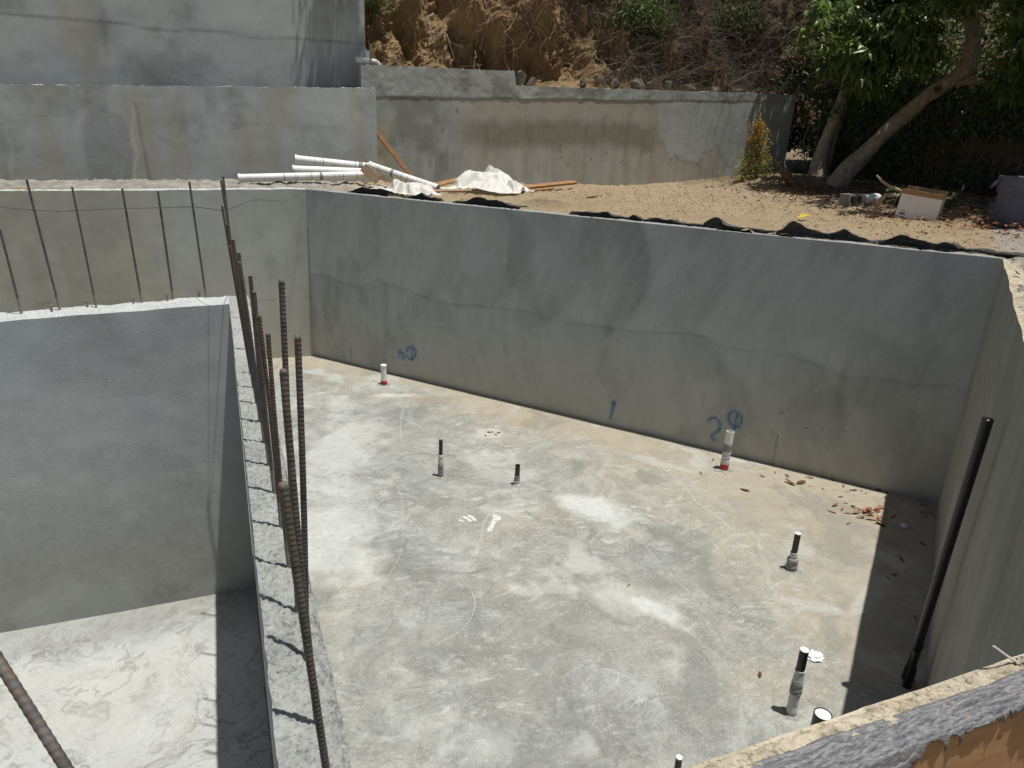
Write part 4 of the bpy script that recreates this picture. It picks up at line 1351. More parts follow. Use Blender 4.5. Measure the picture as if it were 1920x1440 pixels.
def crown_mass(blobs, n, rr, base, name="crown"):
    bl = np.array(blobs); vol = np.prod(bl[:, 3:], 1) ** .67; pick = rr.choice(len(bl), size=n, p=vol / vol.sum())
    d = rand_dir(rr, n) * (rr.uniform(.1, 1, n) ** .4)[:, None]
    cc = bl[pick, :3] + d * bl[pick, 3:]; k = 6
    kk = np.repeat(np.arange(n), k); a = np.tile(np.arange(k) * 2 * math.pi / k, n) + rr.uniform(-.3, .3, n * k)
    D = np.stack([np.cos(a), np.sin(a), rr.uniform(-1.1, -.1, n * k)], 1) + (rr.normal(0, .3, (n, 3)))[kk]
    U = np.tile([0, 0, 1.0], (n * k, 1)) + (rr.normal(0, .4, (n, 3)))[kk]
    tint = np.clip(rr.uniform(0, .5, n)[kk] + rr.uniform(0, .5, n * k), 0, 1)
    return leaf_mesh(name, cc[kk] - np.array(base), D, U, rr.uniform(.15, .25, n * k), rr.uniform(.055, .085, n * k), M_LEAF, tint, .22, .12)


def tree1():
    rr = np.random.default_rng(301)
    base = (12.34, 12.04, 3.12)
    root = empty("leaning_tree", base)
    tag(root, "pale-barked tree leaning to the right over the fence with broad drooping leaves", "tree")
    b = MB()
    T = np.array([[12.34, 12.04, 3.05], [12.44, 11.98, 3.42], [12.78, 11.87, 3.84], [13.04, 11.7, 4.27], [13.3, 11.5, 4.63], [13.52, 11.22, 5.04], [13.65, 10.91, 5.28], [13.77, 10.74, 5.56], [13.79, 10.76, 5.94], [13.7, 10.86, 6.41], [13.56, 11.01, 7.1]]) - np.array(base)
    trunk_tube(b, T, [.32, .21, .16, .148, .145, .142, .14, .14, .135, .125, .10], 18, 6, 1)
    b.build("trunk", M_BARK, root, smooth=True)
    br = MB()
    br.tube([T[6], T[6] + [.35, -.2, .0], T[6] + [.62, -.35, -.06]], [.13, .09, .05], 8)
    top = T[-1]
    for e in [(-2.4, .2, 1.2), (-1.6, -2.2, 1.3), (.8, -3.0, 1.0), (1.8, 1.0, 1.4), (-1.2, 2.4, 1.3), (-.2, -1.2, 2.0), (-3.2, -1.5, 1.5), (-1.5, .6, .4), (-.6, -1.6, .2), (.2, -2.0, -.4)]:
        e = np.array(e); m = top + e * .5 + [0, 0, .3]
        br.tube([top - [0, 0, .2], m, top + e], [.1, .06, .02], 7)
        for q in range(4):
            f = m + (e * .5) * rr.uniform(.1, 1) ; br.tube([f, f + rr.normal(0, .3, 3) + [0, 0, -.15], f + rr.normal(0, .45, 3) + [0, 0, -.4]], [.018, .012, .005], 5)
    br.build("branches", M_BARK, root, smooth=True)
    knot = MB(); knot.lathe([(.0, 0), (.07, 0), (.075, .02), (.05, .03), (.0, .015)], 14)
    k = knot.build("branch_knot", M_STUMP, root); k.location = T[5] + np.array([-.1, -.21, .06]); k.rotation_euler = (1.45, 0, -.45)
    low = [(11.9, 11.4, 5.65, .6, .4, .35), (12.35, 10.7, 5.8, .4, .35, .4), (12.1, 12.5, 5.75, .4, .4, .35), (12.1, 11.6, 5.3, .35, .3, .3), (11.75, 12.3, 6.2, .7, .7, .55), (12.1, 11.7, 5.95, .7, .6, .5), (12.2, 11.1, 6.1, .6, .5, .5), (12.7, 10.4, 6.65, .5, .5, .35), (13.0, 9.3, 6.2, .5, .5, .5), (12.9, 8.9, 5.8, .45, .5, .5),
           (13.05, 9.3, 5.25, .35, .45, .4), (13.2, 8.6, 6.0, .7, .8, .7)]
    up = [(13.3, 11.3, 7.6, 1.4, 1.4, 1.0), (13.1, 9.7, 7.7, 1.4, 1.5, 1.0), (13.2, 8.0, 7.7, 1.7, 1.8, 1.2), (14.6, 10.5, 7.9, 1.8, 2.2, 1.2), (14.8, 12.8, 7.8, 1.5, 1.7, 1.2), (13.6, 10.5, 9.0, 2.0, 2.2, 1.0),
          (11.3, 8.5, 7.6, 1.2, 1.7, .6), (11.9, 6.9, 7.7, 1.2, 1.1, .6), (12.6, 6.4, 7.6, 1.6, 1.5, 1.0), (14.5, 6.0, 7.9, 1.8, 1.8, 1.0), (14.2, 14.9, 7.9, 1.1, 1.0, .9)]
    c = link_mesh("crown", crown_mass(low, 380, rr, base), root); c["kind"] = "stuff"
    c = link_mesh("crown", crown_mass(up, 3100, rr, base), root); c["kind"] = "stuff"
    ros = [(11.54, 11.66, 6.45), (11.58, 11.33, 6.23), (11.25, 12.24, 6.16), (11.38, 11.47, 5.77), (11.76, 11.04, 5.67), (11.88, 10.92, 5.49), (11.53, 11.09, 5.25), (12.14, 10.79, 5.73), (12.67, 10.29, 5.59),
           (12.28, 10.36, 5.35), (11.48, 11.91, 5.53), (11.91, 10.85, 6.25), (12.52, 10.67, 6.41), (12.34, 10.58, 5.99)]
    for p in ros: place_cluster(root, p, base, rr)
    bl = np.array(low)
    for i in range(260):
        q = bl[int(rr.integers(len(bl)))]; dd = rand_dir(rr, 1)[0]; dd[1] = -abs(dd[1]) ; dd[0] = -abs(dd[0]) * rr.choice([1, 1, -1])
        place_cluster(root, q[:3] + dd * q[3:] * rr.uniform(.8, 1.15), base, rr)


tree1()


def tree2():
    rr = np.random.default_rng(302)
    base = (12.74, 13.02, 3.1)
    root = empty("leaning_tree", base)
    tag(root, "thinner shaded tree trunk wrapped in vines just left of the leaning tree", "tree")
    b = MB()
    T = np.array([[12.72, 13.0, 3.0], [12.84, 13.16, 3.65], [12.97, 13.19, 4.18], [13.07, 13.18, 4.58], [13.26, 13.2, 5.15], [13.4, 13.24, 5.7], [13.5, 13.33, 6.6], [13.3, 13.4, 7.6]]) - np.array(base)
    trunk_tube(b, T, [.23, .165, .135, .12, .105, .095, .08, .05], 14, 6, 5)
    b.tube([T[2] + [.12, 0, -.9], T[2] + [.2, .05, -.2], T[3] + [.3, .1, .2], T[4] + [.35, .1, .5]], [.1, .09, .07, .05], 10)
    b.build("trunk", M_BARK, root, smooth=True)
    bl = [(13.5, 13.3, 6.7, .8, .8, .7), (14.0, 13.8, 7.2, 1.1, 1.2, .8)]
    link_mesh("crown", crown_mass(bl, 900, rr, base), root)["kind"] = "stuff"
    P, D, U, l, w, t = blob_leaves([(13.15, 13.1, 4.9, .35, .3, .8), (13.3, 13.1, 5.6, .4, .3, .7)], 700, rr, .09, .07, .4, 6)
    link_mesh("climbing_vine", leaf_mesh("climbing_vine", P - np.array(base), D, U, l, w, M_IVY, t), root)


tree2()


# fronds hanging above the tall retaining wall (out of frame; they cast the streaky shadow)
def frond_tree():
    rr = np.random.default_rng(303)
    base = (3.6, 17.4, 7.4)
    root = empty("drooping_tree", base)
    tag(root, "drooping tree above the tall retaining wall that shades its right end", "tree")
    b = MB(); b.tube([(0, 0, 0), (-.1, -.3, 1.8), (-.2, -.9, 3.4), (-.3, -1.4, 4.4)], [.16, .13, .1, .06], 9)
    b.build("trunk", M_BARK, root, smooth=True)
    P = []; D = []; U = []; L = []; Wd = []
    for i in range(125):
        x = rr.uniform(2.5, 4.4) + .22 * rr.normal(); y = 16.2 - rr.uniform(.25, .95); z = rr.uniform(9.2, 12.0)
        if rr.uniform() < .55: x = rr.uniform(2.75, 3.7)
        n = int(rr.integers(8, 17)); sl = rr.normal(.012, .02)
        for k in range(n):
            P.append((x - sl * k + .03 * rr.normal(), y + rr.normal() * .03, z - k * .13)); D.append((rr.normal() * .35, rr.normal() * .35, -1)); U.append((rr.normal(), rr.normal(), .2)); L.append(rr.uniform(.18, .34)); Wd.append(rr.uniform(.03, .06))
    P = np.array(P) - np.array(base)
    link_mesh("fronds", leaf_mesh("fronds", P, np.array(D), np.array(U), np.array(L), np.array(Wd), M_SHRUB, rr.uniform(0, 1, len(P))), root)


frond_tree()

# ------------------------------------------------------------------ bushes, stump and litter in the yard
def yellow_bush():
    base = (11.45, 13.6, 3.05)
    rr = np.random.default_rng(311)
    root = empty("small_bush", base); tag(root, "small cone-shaped bush with yellow-green and reddish leaves by the back wall", "bush")
    n = 1500
    h = rr.uniform(0, 1, n) ** 1.0; r = .36 * (1 - h) ** .7 * (h + .25) ** .35 + .03
    a = rr.uniform(0, 6.28, n); q = np.sqrt(rr.uniform(.1, 1, n))
    cl = 1 + .9 * (fbm(a * 1.4, h * 4, 1.6, 3, 77) - .5)
    P = np.stack([r * q * cl * np.cos(a) - .12 * h, r * q * cl * np.sin(a), .05 + h * 1.3 + .12 * (fbm(a, h * 3, 2, 3, 78) - .5)], 1) + rr.normal(0, .05, (n, 3)) + (np.floor(rr.uniform(0, 1, (n, 1)) * 1.12) * rr.normal(0, .14, (n, 3)))
    out = np.stack([np.cos(a), np.sin(a), .6 + 0 * a], 1) + rand_dir(rr, n) * .7
    low = h + rr.normal(0, .15, n) < .62
    for nm, msk, mt in (("foliage", low, M_BUSHG), ("new_growth", ~low, M_BUSHY)):
        k = msk.sum()
        link_mesh(nm, leaf_mesh(nm, P[msk], out[msk], np.tile([0, 0, 1.0], (k, 1)) + rand_dir(rr, k) * .4, rr.uniform(.05, .085, k), rr.uniform(.025, .04, k), mt, rr.uniform(0, 1, k) * (.4 + .6 * h[msk])), root)["kind"] = "stuff"
    b = MB()
    for i in range(14):
        a = rr.uniform(0, 6.28); hh = rr.uniform(.5, 1.3); r = .3 * (1 - hh / 1.5)
        b.tube([(0, 0, -.1), (r * .5 * math.cos(a), r * .5 * math.sin(a), hh * .5), (r * math.cos(a) - .1 * hh, r * math.sin(a), hh)], [.012, .008, .004], 5)
    b.build("stems", M_TWIG, root)
    # straggly low shoots left of it
    n = 150; P = np.stack([rr.normal(-.5, .12, n), rr.normal(-.1, .1, n), rr.uniform(.1, .6, n)], 1)
    link_mesh("side_shoots", leaf_mesh("side_shoots", P, rand_dir(rr, n), np.tile([0, 0, 1.0], (n, 1)), rr.uniform(.05, .08, n), rr.uniform(.025, .04, n), M_BUSHG, rr.uniform(0, 1, n)), root)["kind"] = "stuff"


yellow_bush()
shrub("vine_shrub", "tall dark shrub closing the gap between the back wall end and the trees", "shrub", (13.9, 14.6, 3.0),
      [(13.9, 14.6, 3.6, .5, .5, .7), (14.2, 14.7, 4.6, .6, .5, .8), (14.0, 14.5, 5.4, .5, .5, .7), (14.5, 14.5, 3.8, .5, .5, .8)], 3000, .09, .06, M_DARKSH, 71)


def stump():
    base = (11.35, 12.4, 3.08)
    root = empty("tree_stump", base); tag(root, "dark splintered stump leaning beside the small yellow bush", "stump")
    b = MB(); trunk_tube(b, [(-.22, .15, .48), (-.08, .06, .3), (.08, -.06, .1), (.2, -.14, -.06)], [.07, .1, .1, .08], 10, 5, 9)
    b.build("stump_wood", M_STUMP, root, smooth=True)
    b = MB()
    for e in [(-.3, .2, .56), (-.24, .1, .55), (-.17, .2, .52)]: b.tube([(-.16, .1, .38), e], [.035, .008], 5)
    b.build("splinter", M_WOODG, root)
    b = MB(); b.tube([(.1, -.05, .1), (.3, -.3, .04), (.36, -.42, -.02)], [.05, .035, .02], 7); b.build("root_arm", M_STUMP, root, smooth=True)


stump()


def ground_litter(name, n, cx, cy, sx, sy, L, mats, label, seed, cat="leaves"):
    rr = np.random.default_rng(seed)
    x = rr.normal(cx, sx, n); y = rr.normal(cy, sy, n)
    k = ~in_pool(x, y, .3) & (y < 15.3); x = x[k]; y = y[k]; n = len(x)
    P = np.stack([x, y, zg(x, y) + .02 + rr.uniform(0, .05, n)], 1)
    D = rand_dir(rr, n) * [1, 1, .35]; U = rand_dir(rr, n) * .5 + [0, 0, 1.0]
    o = link_mesh(name, leaf_mesh(name, P, D, U, L * rr.uniform(.6, 1.3, n), L * .45 * rr.uniform(.6, 1.2, n), mats, rr.uniform(0, 1, n), .3, -.05))
    tag(o, label, cat, kind="stuff")


ground_litter("leaf_litter", 420, 10.6, 7.2, .7, 1.0, .11, M_DRY, "brown fallen leaves on the ground around the box and trash can", 61)
ground_litter("leaf_litter", 1100, 11.6, 10.6, .9, 2.0, .10, M_DRYD, "dark leaf litter in the shade at the foot of the fence and trees", 62)
ground_litter("leaf_litter", 260, 9.6, 8.0, .9, 1.8, .07, M_DRY, "scattered small leaves on the edge of the sunny dirt", 63)

ground_litter("dirt_debris", 900, 8.2, 10.8, 2.2, 2.4, .04, M_DRYD, "tiny dark twigs and leaf bits strewn over the sunny dirt", 66, "debris")
ground_litter("dirt_debris", 500, 7.0, 11.5, 2.6, 2.0, .045, M_DRY, "tiny tan bits strewn over the sunny dirt", 67, "debris")


def pebbles():
    rr = np.random.default_rng(64); n = 7000
    x = rr.uniform(3.0, 12.0, n); y = rr.uniform(3.0, 15.2, n)
    d1 = -((x - A[0]) * N1[0] + (y - A[1]) * N1[1]); d2 = -((x - B[0]) * N2[0] + (y - B[1]) * N2[1])
    k = ((d1 > .25) | (d2 > .2)) & (fbm(x, y, 1.2, 3, 65) + rr.uniform(-.25, .25, n) > .42); x = x[k]; y = y[k]; n = len(x)
    r = .008 + .018 * rr.uniform(0, 1, n) ** 4 + .006 * rr.uniform(0, 1, n)
    o = np.array([[1, 0, 0], [0, 1, 0], [-1, 0, 0], [0, -1, 0], [0, 0, .8], [0, 0, -.8]], float)
    V = o[None] * r[:, None, None] * rr.uniform(.6, 1.3, (n, 6, 1)) + np.stack([x, y, zg(x, y) + (fbm(x, y, 1.3, 4, 3) - .5) * .09 + (fbm(x, y, 7, 4, 5) - .5) * .05 + r * .4], 1)[:, None]
    f = np.array([[0, 1, 4], [1, 2, 4], [2, 3, 4], [3, 0, 4], [1, 0, 5], [2, 1, 5], [3, 2, 5], [0, 3, 5]])
    F = (np.arange(n) * 6)[:, None, None] + f[None]
    me = quads_mesh("pebbles", V.reshape(-1, 3), F.reshape(-1, 3), M_PEB, None, False)
    tag(link_mesh("pebbles", me), "small stones and clods scattered over the tan dirt yard", "pebbles", kind="stuff")


pebbles()

# ------------------------------------------------------------------ rebar
def rebar(name, b0, b1, r, mat, label, group, cat="rebar", pitch=.011, seed=0, topmat=None, coat=0.0, parent_tip=True):
    """ribbed reinforcing bar from b0 up to b1"""
    b0 = np.array(b0, float); b1 = np.array(b1, float); L = np.linalg.norm(b1 - b0)
    seg = 8; nr = int(L / pitch); d = (b1 - b0) / L
    ref = np.cross(d, [0, 1, 0]); ref /= np.linalg.norm(ref); bi = np.cross(d, ref)
    t = []; rad = []
    for i in range(nr):
        t += [i * pitch, i * pitch + .35 * pitch, i * pitch + .5 * pitch, i * pitch + .8 * pitch]; rad += [r * .96, r * .965, r * 1.035, r * 1.02]
    t.append(L); rad.append(r * .85)
    t = np.array(t); rad = np.array(rad); n = len(t)
    a = np.arange(seg) * 2 * math.pi / seg + seed
    tt = t[:, None] + .5 * pitch * np.abs(np.sin(a))[None, :] * .9
    tt[-1] = L
    bow = np.sin(t / L * math.pi) * .004 * math.sin(seed * 3.1)
    rr_ = rad[:, None] * (1 + .10 * (np.abs(np.cos(a)) > .95))[None, :]
    V = d * tt[..., None] + ref * (np.cos(a) * rr_)[..., None] + bi * (np.sin(a) * rr_)[..., None] + ref * bow[:, None, None]
    F = []
    i = np.arange(n - 1)[:, None]; k = np.arange(seg)[None, :]
    F = np.stack([i * seg + k, i * seg + (k + 1) % seg, (i + 1) * seg + (k + 1) % seg, (i + 1) * seg + k], -1).reshape(-1, 4)
    V = V.reshape(-1, 3)
    top = (n - 1) * seg
    caps = np.array([[top, top + 1, top + 2, top + 3], [top, top + 3, top + 4, top + 7], [top + 4, top + 5, top + 6, top + 7]])
    F = np.concatenate([F, caps])
    mats = [mat, topmat or mat]
    mi = np.zeros(len(F), int)
    if coat > 0: mi[:(n - 1) * seg] = np.repeat((t[:-1] < coat).astype(int), seg)
    o = link_mesh(name, quads_mesh(name, V, F, mats, mi, True), None, tuple(b0))
    tag(o, label, cat, group)
    return o


ordn = ["", "second", "third", "fourth", "fifth", "sixth", "seventh", "eighth"]
pb = [(1.14, (.06, 1.14, 3.33), M_RUST, "rebar at the near end of the partition wall with a rusty cut tip"),
      (1.39, (.09, 1.39, 3.45), M_REBAR, "thick rusty-topped rebar just behind the nearest one on the partition"),
      (1.63, (.142, 1.63, 3.452), M_REBAR, "rightmost rebar of the partition row standing against the slab"),
      (1.84, (.13, 1.84, 3.54), M_REBAR, "tallest of the near rebar, its tip against the light grey wall"),
      (2.08, (.10, 2.08, 3.34), M_REBAR, "short pale-tipped rebar between the nearest bars and the bundle"),
      (2.34, (.09, 2.34, 3.33), M_RUST, "dark rusty rebar at the right edge of the far bundle"),
      (2.61, (.09, 2.61, 3.35), M_REBAR, "brown rebar next to the dark rusty one in the bundle"),
      (2.86, (.09, 2.86, 3.36), M_REBAR, "grey-tipped rebar in the middle of the far bundle"),
      (3.10, (.06, 3.10, 3.37), M_REBAR, "rebar left of the middle in the far bundle, pale flat tip"),
      (3.35, (.065, 3.35, 3.37), M_REBAR, "rebar tip just above the pale flat tip in the bundle"),
      (3.60, (.05, 3.60, 3.39), M_REBAR, "rebar standing midway along the left side of the bundle"),
      (3.85, (.035, 3.85, 3.32), M_RUST, "reddish rebar hidden among the left bars of the bundle"),
      (4.10, (.035, 4.10, 3.40), M_RUST, "reddish rebar below the bundle's two far tips"),
      (4.60, (.02, 4.60, 3.45), M_REBAR, "leftmost rebar of the bundle, tip below the wall top"),
      (5.10, (.03, 5.10, 3.56), M_REBAR, "far rebar of the pair whose tips reach the gravel ledge, left one"),
      (5.45, (.048, 5.45, 3.563), M_REBAR, "far rebar of the pair whose tips reach the gravel ledge, tallest tip")]
for i, (y, tip, mt, lab) in enumerate(pb):
    rebar("rebar", (.112 - .004 * max(0, i - 3) * .6, y, 2.53), tip, .0071, mt if i else M_REBAR, lab, "rebar standing in the partition wall", seed=i * .7, topmat=M_REBARTOP, coat=.12)
    if i in (0, 1):   # rusty sawn tips
        pass

cb = [((-1.404, 6.025), (-1.437, 6.025, 3.138), "leftmost thin rebar on the cross wall, cut by the frame edge"), ((-1.158, 6.023), (-1.224, 6.023, 3.477), "thin tall rebar on the cross wall, second from the left"),
      ((-.921, 6.024), (-.956, 6.024, 3.434), "thin rebar on the cross wall, third from the left"), ((-.614, 6.068), (-.644, 6.068, 3.423), "thin rebar in the middle of the cross wall row"),
      ((-.393, 6.077), (-.41, 6.077, 3.406), "thin rebar on the cross wall, second from the bundle"), ((-.152, 6.104), (-.188, 6.104, 3.476), "thin rebar on the cross wall nearest the bundle")]
for i, (p, tip, lab) in enumerate(cb):
    rebar("rebar", (p[0], p[1], 2.5), tip, .0075, M_REBAR, lab, "thin rebar standing in the cross wall", seed=i, topmat=M_REBARTOP, coat=.14)
for i, (x, y, zt, lab) in enumerate([(-1.209, 6.0, 2.592, "short rebar stub at the left of the cross wall top"), (-.983, 6.038, 2.604, "short rebar stub beside the third thin rebar"), (-.672, 6.043, 2.612, "short rebar stub left of the middle thin rebar"),
                                    (-.434, 6.067, 2.632, "short rebar stub beside the second thin rebar from the bundle"), (-.206, 6.12, 2.635, "short rebar stub nearest the rebar bundle")]):
    rebar("rebar_stub", (x, y, 2.5), (x, y, zt), .008, M_REBARTOP, lab, "short rebar stubs in the cross wall top", "rebar stub", seed=i)
# leaning near bar at lower left, standing in the near wall
rebar("rebar", (-.16, .712, 3.045), (-.345, .925, 3.372), .0068, M_REBAR, "blurred dark rebar leaning across the lower left corner", None, seed=2.0)


def wire():
    pts = [(-1.6, 6.03, 3.30), (-1.41, 6.035, 3.29), (-1.23, 6.035, 3.27), (-1.07, 6.04, 3.26), (-.66, 6.055, 3.28), (-.4, 6.065, 3.285), (-.17, 6.09, 3.29), (.04, 5.45, 3.325), (.31, 8.0, 3.16), (.45, 8.8, 3.10), (.56, 9.5, 3.02), (.72, 10.3, 2.96), (.87, 11.0, 2.86), (1.11, 12.0, 2.85), (1.36, 12.68, 2.915)]
    b = MB(); b.tube(pts, .0028, 5)
    tag(b.build("tie_wire", M_WIRE, base=pts[0]), "thin slack wire running along the upright rebar to the wall corner", "wire")


wire()

# ------------------------------------------------------------------ drain stubs standing in the slab
def stub(p, h, parts, label, name="drain_pipe", lean=(0, 0)):
    root = empty(name, (p[0], p[1], -.003)); tag(root, label, "pipe")
    root.rotation_euler = (lean[0], lean[1], 0)
    for nm, prof, mt in parts:
        b = MB(); b.lathe(prof, 22); b.build(nm, mt, root, smooth=False)
    r0 = parts[0][1][0][0]; rg = np.random.default_rng(int(p[0] * 1000)); k = 18; V = [(0, 0, .012)]
    for ring, zz in ((1.15, .013), (1.9, .004)):
        for i in range(k):
            q = r0 * ring * (1 + (ring - 1) * rg.uniform(-.35, .5)); V.append((q * math.cos(i * 6.2832 / k), q * math.sin(i * 6.2832 / k), zz))
    F = [(1 + i, 1 + (i + 1) % k, 1 + k + (i + 1) % k, 1 + k + i)[::-1] for i in range(k)]
    MB().add(V, F).build("mortar_collar", M_FLOOR, root)
    return root


def cyl(r, z0, z1): return [(r, z0), (r, z1)]
def rough(r, z0, z1, amp, n, seed):
    rr = np.random.default_rng(seed)
    return [(r + rr.uniform(-amp, amp), z0 + (z1 - z0) * i / n) for i in range(n + 1)]
def cup(r, z0, z1, dep, th=.005): return [(r, z0), (r, z1), (r - th, z1), (r - th, z1 - dep)]


stub((4.891, 4.467), .41, [("grey_wrap", rough(.052, -.01, .13, .004, 7, 1) + [(.04, .14)], M_TAPE), ("upper_wrap", rough(.036, .14, .2, .003, 4, 2), M_WTAPE), ("pipe", cyl(.029, .2, .405), M_ABS), ("cap", [(.0295, .405), (.0295, .411), (.022, .413)], M_PVC)],
     "black drain stub with a fat grey wrapped base near the right wall")
stub((3.555, 2.994), .57, [("lower_wrap", rough(.037, -.01, .2, .003, 9, 3), M_WTAPE), ("grey_wrap", rough(.041, .2, .29, .003, 5, 4), M_TAPE), ("upper_wrap", rough(.036, .29, .40, .003, 6, 5), M_WTAPE), ("pipe", cyl(.031, .40, .57), M_ABS), ("cap", [(.0315, .568), (.0315, .574), (.024, .577)], M_PVC)],
     "tall black drain stub with white wrapping beside crumpled white foam")
stub((5.677, 6.533), .53, [("red_band", rough(.054, -.01, .085, .002, 4, 6), M_RED), ("white_wrap", rough(.053, .085, .25, .003, 8, 7), M_WTAPE), ("grey_tape", rough(.05, .25, .36, .002, 5, 8), M_TAPE), ("pipe", cup(.049, .36, .525, .1), M_PVC)],
     "open-topped white pipe with red base band in front of the blue 2 mark", lean=(0, .03))
stub((2.246, 10.836), .337, [("red_band", rough(.05, -.01, .075, .002, 4, 9), M_RED), ("pipe", cyl(.046, .075, .31), M_PVC), ("cap", [(.05, .31), (.05, .34), (.04, .345)], M_PVC)],
     "white pipe stub with red base at the far corner of the slab")
stub((2.197, 7.411), .49, [("grey_wrap", rough(.033, -.01, .165, .003, 8, 10), M_TAPE), ("white_wrap", rough(.03, .165, .29, .002, 6, 11), M_WTAPE), ("pipe", cyl(.0235, .29, .485), M_ABS), ("cap", [(.024, .485), (.024, .492), (.018, .495)], M_PVCD)],
     "slim black and white drain stub in the middle of the slab, left one")
stub((2.993, 6.931), .265, [("white_base", rough(.042, -.01, .06, .006, 4, 12), M_WTAPE), ("grey_wrap", rough(.033, .06, .13, .003, 5, 13), M_TAPE), ("pipe", cup(.029, .13, .262, .05, .004), M_ABS)],
     "short black drain stub with torn white base in the middle of the slab, right one")
stub((3.395, 2.615), .4, [("pipe", cup(.058, -.01, .40, .006, .006), M_ABS), ("cap", [(.052, .394), (.050, .397), (.03, .399)], M_PVC)],
     "wide black pipe with white cap peeking over the near wall")
stub((2.29, 2.64), .4, [("pipe", cyl(.0205, -.01, .40), M_ABS), ("cap", [(.021, .40), (.021, .406), (.016, .409)], M_PVC)],
     "small white-capped black pipe at the bottom edge beside the near wall")


def leaning_pipe():
    base = np.array([4.69, 2.965, 0.0]); top = np.array([4.475, 2.775, 2.30])
    root = empty("vent_pipe", tuple(base)); tag(root, "long black pipe standing against the right wall", "pipe")
    d = top - base
    b = MB(); b.tube([d * .05, d], .034, 20, cap=False); b.tube([d, d * .97], .030, 20, cap=True)
    b.add([], [])
    b.build("pipe", M_ABS, root, smooth=True)
    b = MB(); b.tube([(0, 0, -.01), d * .025, d * .045], .044, 20); b.tube([d * .045, d * .06], [.040, .040], 20); b.build("coupling", M_ABS, root, smooth=False)
    b = MB(); q = np.array([-D2[0], -D2[1], 0]) * -.095; b.tube([q + [0, 0, -.01], q + [0, 0, .07]], .032, 14); b.tube([q + [0, 0, .07], q + [.0, 0, .34]], .02, 14); b.build("short_pipe", M_ABS, root, smooth=False)
    b = MB(); b.tube([q + [0, 0, .06], (0, 0, .06)], .024, 12); b.build("elbow", M_ABS, root, smooth=True)


leaning_pipe()

# ------------------------------------------------------------------ blue sprayed marks on the pool wall
def wframe(u, v): return (A[0] + D1[0] * u + N1[0] * .014 - W1.location[0], A[1] + D1[1] * u + N1[1] * .014 - W1.location[1], v - W1.location[2])


marks = [([[2.069, .447], [2.1, .519], [2.17, .552], [2.245, .516], [2.255, .444], [2.222, .364], [2.156, .333], [2.09, .367], [2.069, .447]], .028), ([[2.19, .544], [2.18, .303]], .022), ([[2.075, .44], [2.095, .5]], .03),
         ([[1.89, .386], [1.913, .428], [1.958, .445], [1.958, .399], [1.912, .344], [1.956, .315]], .02), ([[1.975, .42], [2.03, .31]], .018), ([[2.03, .44], [1.98, .28]], .018),
         ([[5.768, .40], [5.762, .35], [5.755, .29], [5.743, .199], [5.718, .075]], .026), ([[5.77, .40], [5.762, .33]], .034),
         ([[7.1, .37], [7.12, .43], [7.172, .467], [7.23, .45], [7.272, .384], [7.265, .315], [7.214, .253], [7.185, .207], [7.205, .165], [7.285, .14]], .022),
         ([[7.474, .605], [7.411, .613], [7.37, .573], [7.365, .497], [7.402, .43], [7.475, .402], [7.52, .436], [7.53, .514], [7.519, .578], [7.478, .618]], .022), ([[7.468, .642], [7.465, .52], [7.461, .406], [7.45, .33]], .02)]
M_OVER = spraymat("blue_overspray", (.03, .22, .46), .22)
def wframe2(u, v): return tuple(a - b * .003 for a, b in zip(wframe(u, v), (N1[0], N1[1], 0)))
for p, w in marks:
    ribbon("spray_mark", p, w * .7, M_SPRAY, W1, frame=wframe, sub=10)
    ribbon("overspray", p, w * 1.7, M_OVER, W1, frame=wframe2, sub=10)

# ------------------------------------------------------------------ leaves and scraps on the slab
def curl_leaf(seed):
    rr = np.random.default_rng(seed); n, m = 7, 4; V = []
    L = 1.0; curl = rr.uniform(.25, .6); fold = rr.uniform(.1, .35)
    for i in range(n):
        t = i / (n - 1); w = .15 * math.sin(math.pi * min(1, t * .92 + .06)) ** .8 * (1 + .15 * rr.normal())
        for j in range(m):
            s = (j / (m - 1) - .5) * 2
            V.append(((t - .5) * L, s * w, .05 + curl * (t - .5) ** 2 * .6 + fold * abs(s) * w * 2.0 + rr.normal() * .012))
    me = quads_mesh("dry_leaf", np.array(V), grid_faces(n, m), M_DRY, None, True, np.full((n * m, 3), rr.uniform(0, 1)))
    return me


